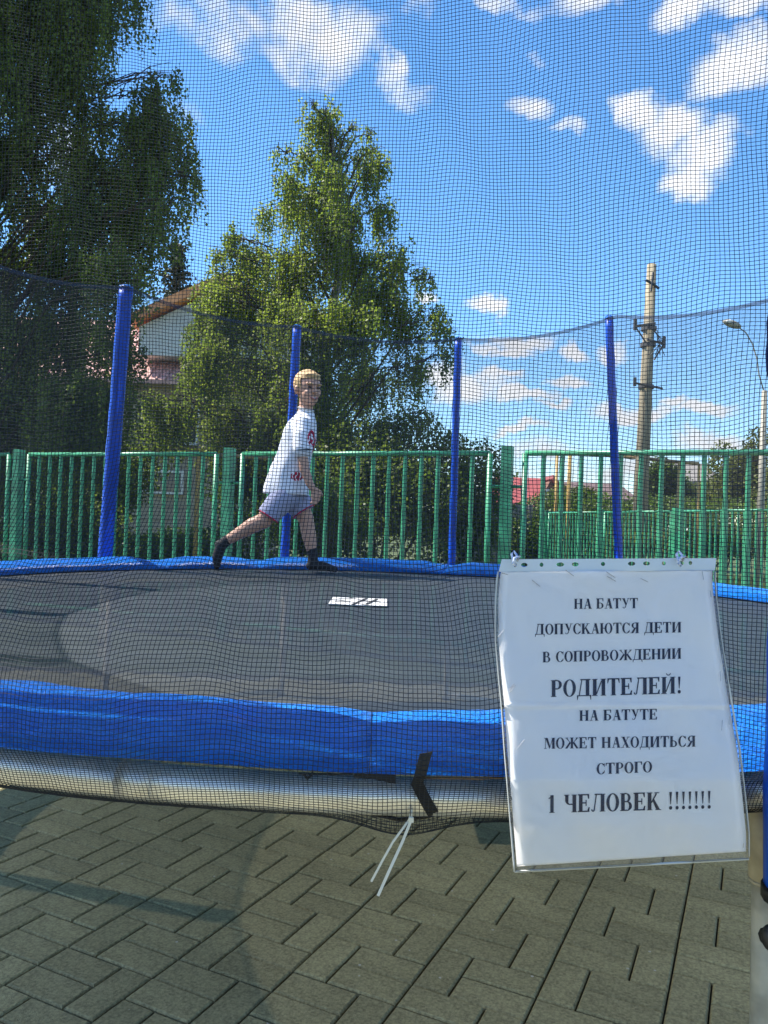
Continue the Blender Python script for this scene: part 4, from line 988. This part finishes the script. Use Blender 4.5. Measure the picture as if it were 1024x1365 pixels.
for a in (('НА БАТУТ', 765, 851, 805, 804, 12), ('ДОПУСКАЮТСЯ ДЕТИ', 713, 909, 839, 836, 12.5), ('В СОПРОВОЖДЕНИИ', 723, 909, 876, 871, 12.5), ('РОДИТЕЛЕЙ!', 734, 910, 918, 913, 20),
          ('НА БАТУТЕ', 772, 877, 954, 952, 12.5), ('МОЖЕТ НАХОДИТЬСЯ', 725, 928, 991, 988, 13), ('СТРОГО', 795, 870, 1025, 1022, 13), ('1 ЧЕЛОВЕК !!!!!!!', 729, 950, 1072, 1066, 21)):
    lettering(*a)
M_cord = mat('blue_white_cord', (.05,.16,.42), .7, col2=(.7,.72,.75), vscale=330)
for (x, y) in ((688,748),(908,748)):
    root = tagp(MB().tube([P(x+a, y+b, 1.052+c) for a, b, c in ((-1,5,0),(-4,-2,.003),(-6,-9,.012),(-3,-13,.016),(1,-8,.008),(2,-1,.0),(5,-6,.002),(-2,-4,-.003),(-4,3,-.002),(0,6,0))], .0019, 6).build('cord_knot', M_cord, None, True),
         'blue and white cord knotted through the sleeve hole at the notice\'s ' + ('left' if x < 800 else 'right') + ' corner', 'cord', 'cords holding the notice')

# ------------------------------------------------------------------ the boy
M_skin = mat('skin', (.52,.29,.20), .5, spec=.4, var=.06, vscale=14)
M_hair = mat('blond_hair', (.42,.25,.10), .6, col2=(.68,.46,.22), vscale=9, stretch=(6,6,1.5), bump=.6, bscale=40)
def shirt_mat():
    m = mat('white_shirt', (.74,.75,.80), .85, spec=.2, bump=.35, bscale=11)
    nt = m.node_tree; N = nt.nodes; L = nt.links; b = N['Principled BSDF']; tc = N.new('ShaderNodeTexCoord'); sh = None
    def blob(c, s):
        mp = N.new('ShaderNodeVectorMath'); mp.operation = 'SUBTRACT'; mp.inputs[1].default_value = c; L.new(tc.outputs['Object'], mp.inputs[0])
        dv = N.new('ShaderNodeVectorMath'); dv.operation = 'DIVIDE'; dv.inputs[1].default_value = s; L.new(mp.outputs[0], dv.inputs[0])
        ln = N.new('ShaderNodeVectorMath'); ln.operation = 'LENGTH'; L.new(dv.outputs[0], ln.inputs[0])
        lt = N.new('ShaderNodeMath'); lt.operation = 'LESS_THAN'; lt.inputs[1].default_value = 1; L.new(ln.outputs['Value'], lt.inputs[0]); return lt.outputs[0]
    c1 = P(414,590,BY-.10); c2 = P(396,635,BY-.13)
    a = blob(c1, (.042,.10,.080)); c = blob(c2, (.040,.07,.028))
    mx = N.new('ShaderNodeMath'); mx.operation = 'MAXIMUM'; L.new(a, mx.inputs[0]); L.new(c, mx.inputs[1])
    nz = N.new('ShaderNodeTexWave'); nz.inputs['Scale'].default_value = 16; nz.inputs['Distortion'].default_value = 9; nz.inputs['Detail'].default_value = 2; L.new(tc.outputs['Object'], nz.inputs['Vector'])
    gt = N.new('ShaderNodeMath'); gt.operation = 'GREATER_THAN'; gt.inputs[1].default_value = .18; L.new(nz.outputs['Fac'], gt.inputs[0])
    ml = N.new('ShaderNodeMath'); ml.operation = 'MULTIPLY'; L.new(mx.outputs[0], ml.inputs[0]); L.new(gt.outputs[0], ml.inputs[1])
    mix = N.new('ShaderNodeMix'); mix.data_type = 'RGBA'; mix.inputs[6].default_value = (.74,.75,.80,1); mix.inputs[7].default_value = (.45,.02,.06,1); L.new(ml.outputs[0], mix.inputs[0]); L.new(mix.outputs[2], b.inputs['Base Color'])
    return m
BY = 4.93
M_shorts = mat('grey_shorts', (.36,.37,.50), .85, spec=.2, var=.05, bump=.3, bscale=14)
M_sock = mat('black_sock', (.012,.012,.014), .8)
M_redtrim = mat('red_trim', (.5,.02,.06), .7)
M_eye = mat('eye_dark', (.03,.02,.02), .25); M_lip = mat('lips', (.42,.14,.12), .5); M_teeth = mat('teeth', (.7,.68,.62), .4)
def boy():
    q = lambda px, py, dy=0: P(px, py, BY+dy); k = BY/F
    root = empty('person', (q(400,760).x, BY, ZM), 'blond boy in white T-shirt, grey shorts and black socks striding across the trampoline', 'person')
    b = MB()
    # torso + neck
    b.caps([q(385,646), q(392,615), q(400,578), q(406,556), q(408,543,-.0), q(410,528)], [.075,.078,.09,.055,.045,.05])
    b.caps([q(399,566,-.115), q(402,566,.0), q(405,566,.115)], [.045,.06,.045])
    # near (right) arm, hanging and slightly forward
    b.caps([q(399,566,-.12), q(402,598,-.155), q(406,625,-.165)], [.042,.036,.031]); b.caps([q(406,625,-.165), q(413,645,-.175), q(417,651,-.178)], [.031,.025,.021])
    # far arm, swung back behind the body
    b.caps([q(405,566,.12), q(396,598,.17), q(388,622,.18)], [.042,.036,.031]); b.caps([q(388,622,.18), q(396,645,.15), q(398,652,.14)], [.03,.024,.021])
    # legs
    b.caps([q(382,650,-.07), q(352,694,-.09)], [.068,.052]); b.caps([q(352,694,-.09), q(336,701,-.085), q(302,721,-.08), q(295,726,-.08)], [.050,.050,.030,.027])
    b.caps([q(389,650,.07), q(408,692,.06)], [.070,.052]); b.caps([q(408,692,.06), q(412,714,.055), q(417,740,.05)], [.049,.047,.029])
    b.caps([q(295,726,-.08), q(290,741,-.08), q(289,753,-.08)], [.030,.028,.018]); b.caps([q(417,740,.05), q(417,753,.05), q(432,755,.03), q(444,758,.02)], [.030,.030,.024,.014])
    # hands
    def hand(w, d, s):
        d = d.normalized(); side = d.cross(Vector((0,1,0))).normalized(); pc = w+d*.035
        for i in range(4):
            o = w+side*(.022-.0145*i)*1; kn = w+d*.058+side*(.021-.014*i); ln = (.040,.047,.044,.034)[i]
            b.caps([o*.3+w*.7+d*.01, kn], [.011,.0095], 8)
            m = kn+d*ln*.55+Vector((-.006,s*-.004,0)); e = m+d*ln*.38+Vector((-.018,0,-.004)); b.caps([kn, m, e], [.0085,.0078,.0068], 8)
        t0 = w+d*.015+side*.020; b.caps([t0, t0+d*.022+side*.018, t0+d*.046+side*.020], [.011,.0095,.0075], 8)
    hand(q(417,651,-.178), q(421,662,-.18)-q(417,651,-.178), -1); hand(q(398,652,.14), q(401,663,.13)-q(398,652,.14), 1)
    # head: faces right and turned a little to the camera
    yaw = R(-58); Rm = Matrix.Rotation(yaw, 3, 'Z') @ Matrix.Rotation(R(4), 3, 'Y'); hc = q(411, 519)
    H = lambda x, y, z: hc+Rm@Vector((x, y, z))
    b.ell(H(-.012,0,.022), (.098,.078,.092), Rm, 24, 16); b.ell(H(.022,0,-.035), (.066,.060,.080), Rm, 20, 14)
    b.ell(H(.058,0,-.086), (.026,.028,.022), Rm); b.ell(H(.050,.030,-.030), (.032,.026,.028), Rm); b.ell(H(.050,-.030,-.030), (.032,.026,.028), Rm)
    b.caps([H(.085,0,.012), H(.098,0,-.012), H(.103,0,-.022)], [.010,.011,.013], 10); b.ell(H(.094,.012,-.025), (.010,.009,.008)); b.ell(H(.094,-.012,-.025), (.010,.009,.008))
    b.caps([H(.080,.045,.030), H(.088,.0,.028), H(.080,-.045,.030)], [.009,.010,.009], 10)
    for s in (-1, 1): b.ell(H(-.012,s*.080,-.012), (.020,.010,.030), Rm @ Matrix.Rotation(R(s*20), 3, 'Z'))
    b.ell(H(.080,0,-.062), (.016,.026,.014), Rm)
    body = remesh(b, 'body', M_skin, root, .0045, 2)
    h = MB(); h.ell(H(-.020,0,.036), (.104,.086,.090), Rm, 24, 16)
    for i in range(60):
        a = RNG.uniform(0, 2*PI); e = RNG.uniform(.1, 1.35); d = Vector((math.cos(a)*math.cos(e), math.sin(a)*math.cos(e), math.sin(e)))
        c = Vector((-.020,0,.036))+Vector((d.x*.101, d.y*.083, d.z*.087))
        if c.x > .055 and c.z < .06: continue
        h.ell(H(*c), (.030,.010,.0055), Rm @ d.to_track_quat('Z', 'X').to_matrix(), 8, 6)
    h.ell(H(.056,0,.085), (.028,.055,.016), Rm)
    ho = remesh(h, 'hair', M_hair, root, .005, 5)
    # trim the hair cap away from the face
    me = ho.data; bm = bmesh.new(); bm.from_mesh(me); Ri = Rm.transposed()
    dl = [v for v in bm.verts if (lambda l: (l.x > .030-.15*(l.z-.06)*(l.z<.06) and l.z < .058) or l.z < -.045 or (l.z < .0 and l.x > -.022))(Ri@(v.co-hc))]
    bmesh.ops.delete(bm, geom=dl, context='VERTS'); bm.to_mesh(me); bm.free()
    for s in (-1, 1):
        MB().ell(H(.0845,s*.031,.006), (.007,.014,.0065), Rm).build('eye', M_eye, root, True)
        MB().caps([H(.086,s*.048,.024), H(.093,s*.030,.029), H(.093,s*.016,.026)], [.003,.004,.003], 6).build('eyebrow', M_hair, root, True)
    MB().caps([H(.086,.026,-.055), H(.095,.012,-.063), H(.097,0,-.065), H(.095,-.012,-.063), H(.086,-.026,-.055)], [.004,.006,.007,.006,.004], 8).build('lips', M_lip, root, True)
    MB().caps([H(.092,.016,-.059), H(.100,0,-.062), H(.092,-.016,-.059)], [.003,.004,.003], 6).build('teeth', M_teeth, root, True)
    # shirt
    s = MB(); rings = []
    for (py, cx, hx, hy) in ((545,407,9.5,.050),(551,407,12,.062),(556,405,15,.085),(562,402.5,19,.125),(572,400,22,.135),(588,398,24,.125),(605,393,24,.122),(622,387,26,.128),(638,383,28,.135),(650,381,30,.142),(659,381,31,.146)):
        ring = []
        for j in range(36):
            a = 2*PI*j/36; w = 1+.02*math.sin(5*a+py*.07)+.02*math.sin(9*a)*(py > 620); tx = 3*math.sin(a)*(py-551)/100
            ring.append(q(cx+hx*w*math.cos(a)+0*tx, py+(1.5*math.cos(a) if py > 640 else 0), hy*w*math.sin(a)))
        rings.append(ring)
    s.loft(rings)
    s.caps([q(401,566,-.10), q(402,582,-.145), q(403.5,598,-.158)], [.060,.060,.064]); s.caps([q(405,566,.10), q(400,582,.15), q(396,597,.168)], [.060,.060,.062])
    remesh(s, 'shirt', shirt_mat(), root, .006, 4)
    MB().tube([q(403.5+12.5*math.cos(2*PI*j/24), 599.5+1.5*math.sin(2*PI*j/24)*0+.0, -.158+.060*math.sin(2*PI*j/24)) for j in range(24)], .004, 6, closed=True).build('sleeve_trim', M_sock, root, True)
    MB().tube([q(407.5+10.5*math.cos(2*PI*j/24), 545.5+2.5*math.cos(2*PI*j/24), .054*math.sin(2*PI*j/24)) for j in range(24)], .006, 6, closed=True).build('collar', M_label, root, True)
    # shorts
    t = MB(); t.caps([q(381,655,-.0), q(381,660,0)], [.10,.105]); t.caps([q(380,661,-.06), q(357,688,-.088)], [.090,.072]); t.caps([q(388,661,.06), q(404,680,.062)], [.092,.080])
    t.caps([q(362,681,-.085), q(354.5,691,-.09)], [.072,.071]); t.caps([q(400,670,.065), q(406.5,684,.062)], [.080,.078])
    so = remesh(t, 'shorts', M_shorts, root, .007, 4)
    me = so.data; bm = bmesh.new(); bm.from_mesh(me)
    for (p, a) in ((q(358,688,-.088), q(357,688,-.088)-q(380,655,-.07)), (q(405,682,.062), q(404,680,.062)-q(388,655,.07))):
        a = a.normalized(); other = 1 if p.y < BY else -1
        gm = [g for g in list(bm.verts)+list(bm.edges)+list(bm.faces)]
        for v in bm.verts:
            dd = (v.co-p).dot(a)
            if dd > 0 and (v.co-p).length < .16: v.co -= a*dd*.92
    bm.to_mesh(me); bm.free()
    for (p, a, r) in ((q(358,688,-.088), q(357,688,-.088)-q(380,655,-.07), .071), (q(405,682,.062), q(404,680,.062)-q(388,655,.07), .079)):
        a = a.normalized(); e1 = a.orthogonal().normalized(); e2 = a.cross(e1)
        MB().tube([p+a*.001+(e1*math.cos(2*PI*j/28)+e2*math.sin(2*PI*j/28))*r for j in range(28)], .0045, 6, closed=True).build('hem_trim', M_redtrim, root, True)
    for pts, rr in (([q(303,720,-.08), q(295,727,-.08), q(290,742,-.08), q(289.5,754,-.08)], [.034,.036,.034,.022]), ([q(416,733,.05), q(417,742,.05), q(417,753,.05), q(433,755,.03), q(447,759,.018)], [.034,.034,.034,.028,.018])):
        f = MB(); f.caps(pts, rr); f.ell(pts[1]+Vector((-.012,0,.004)) if pts[0].x < q(350,700).x else pts[2]+Vector((-.014,0,-.004)), (.030,.030,.030)); remesh(f, 'sock', M_sock, root, .0045, 3)
boy()
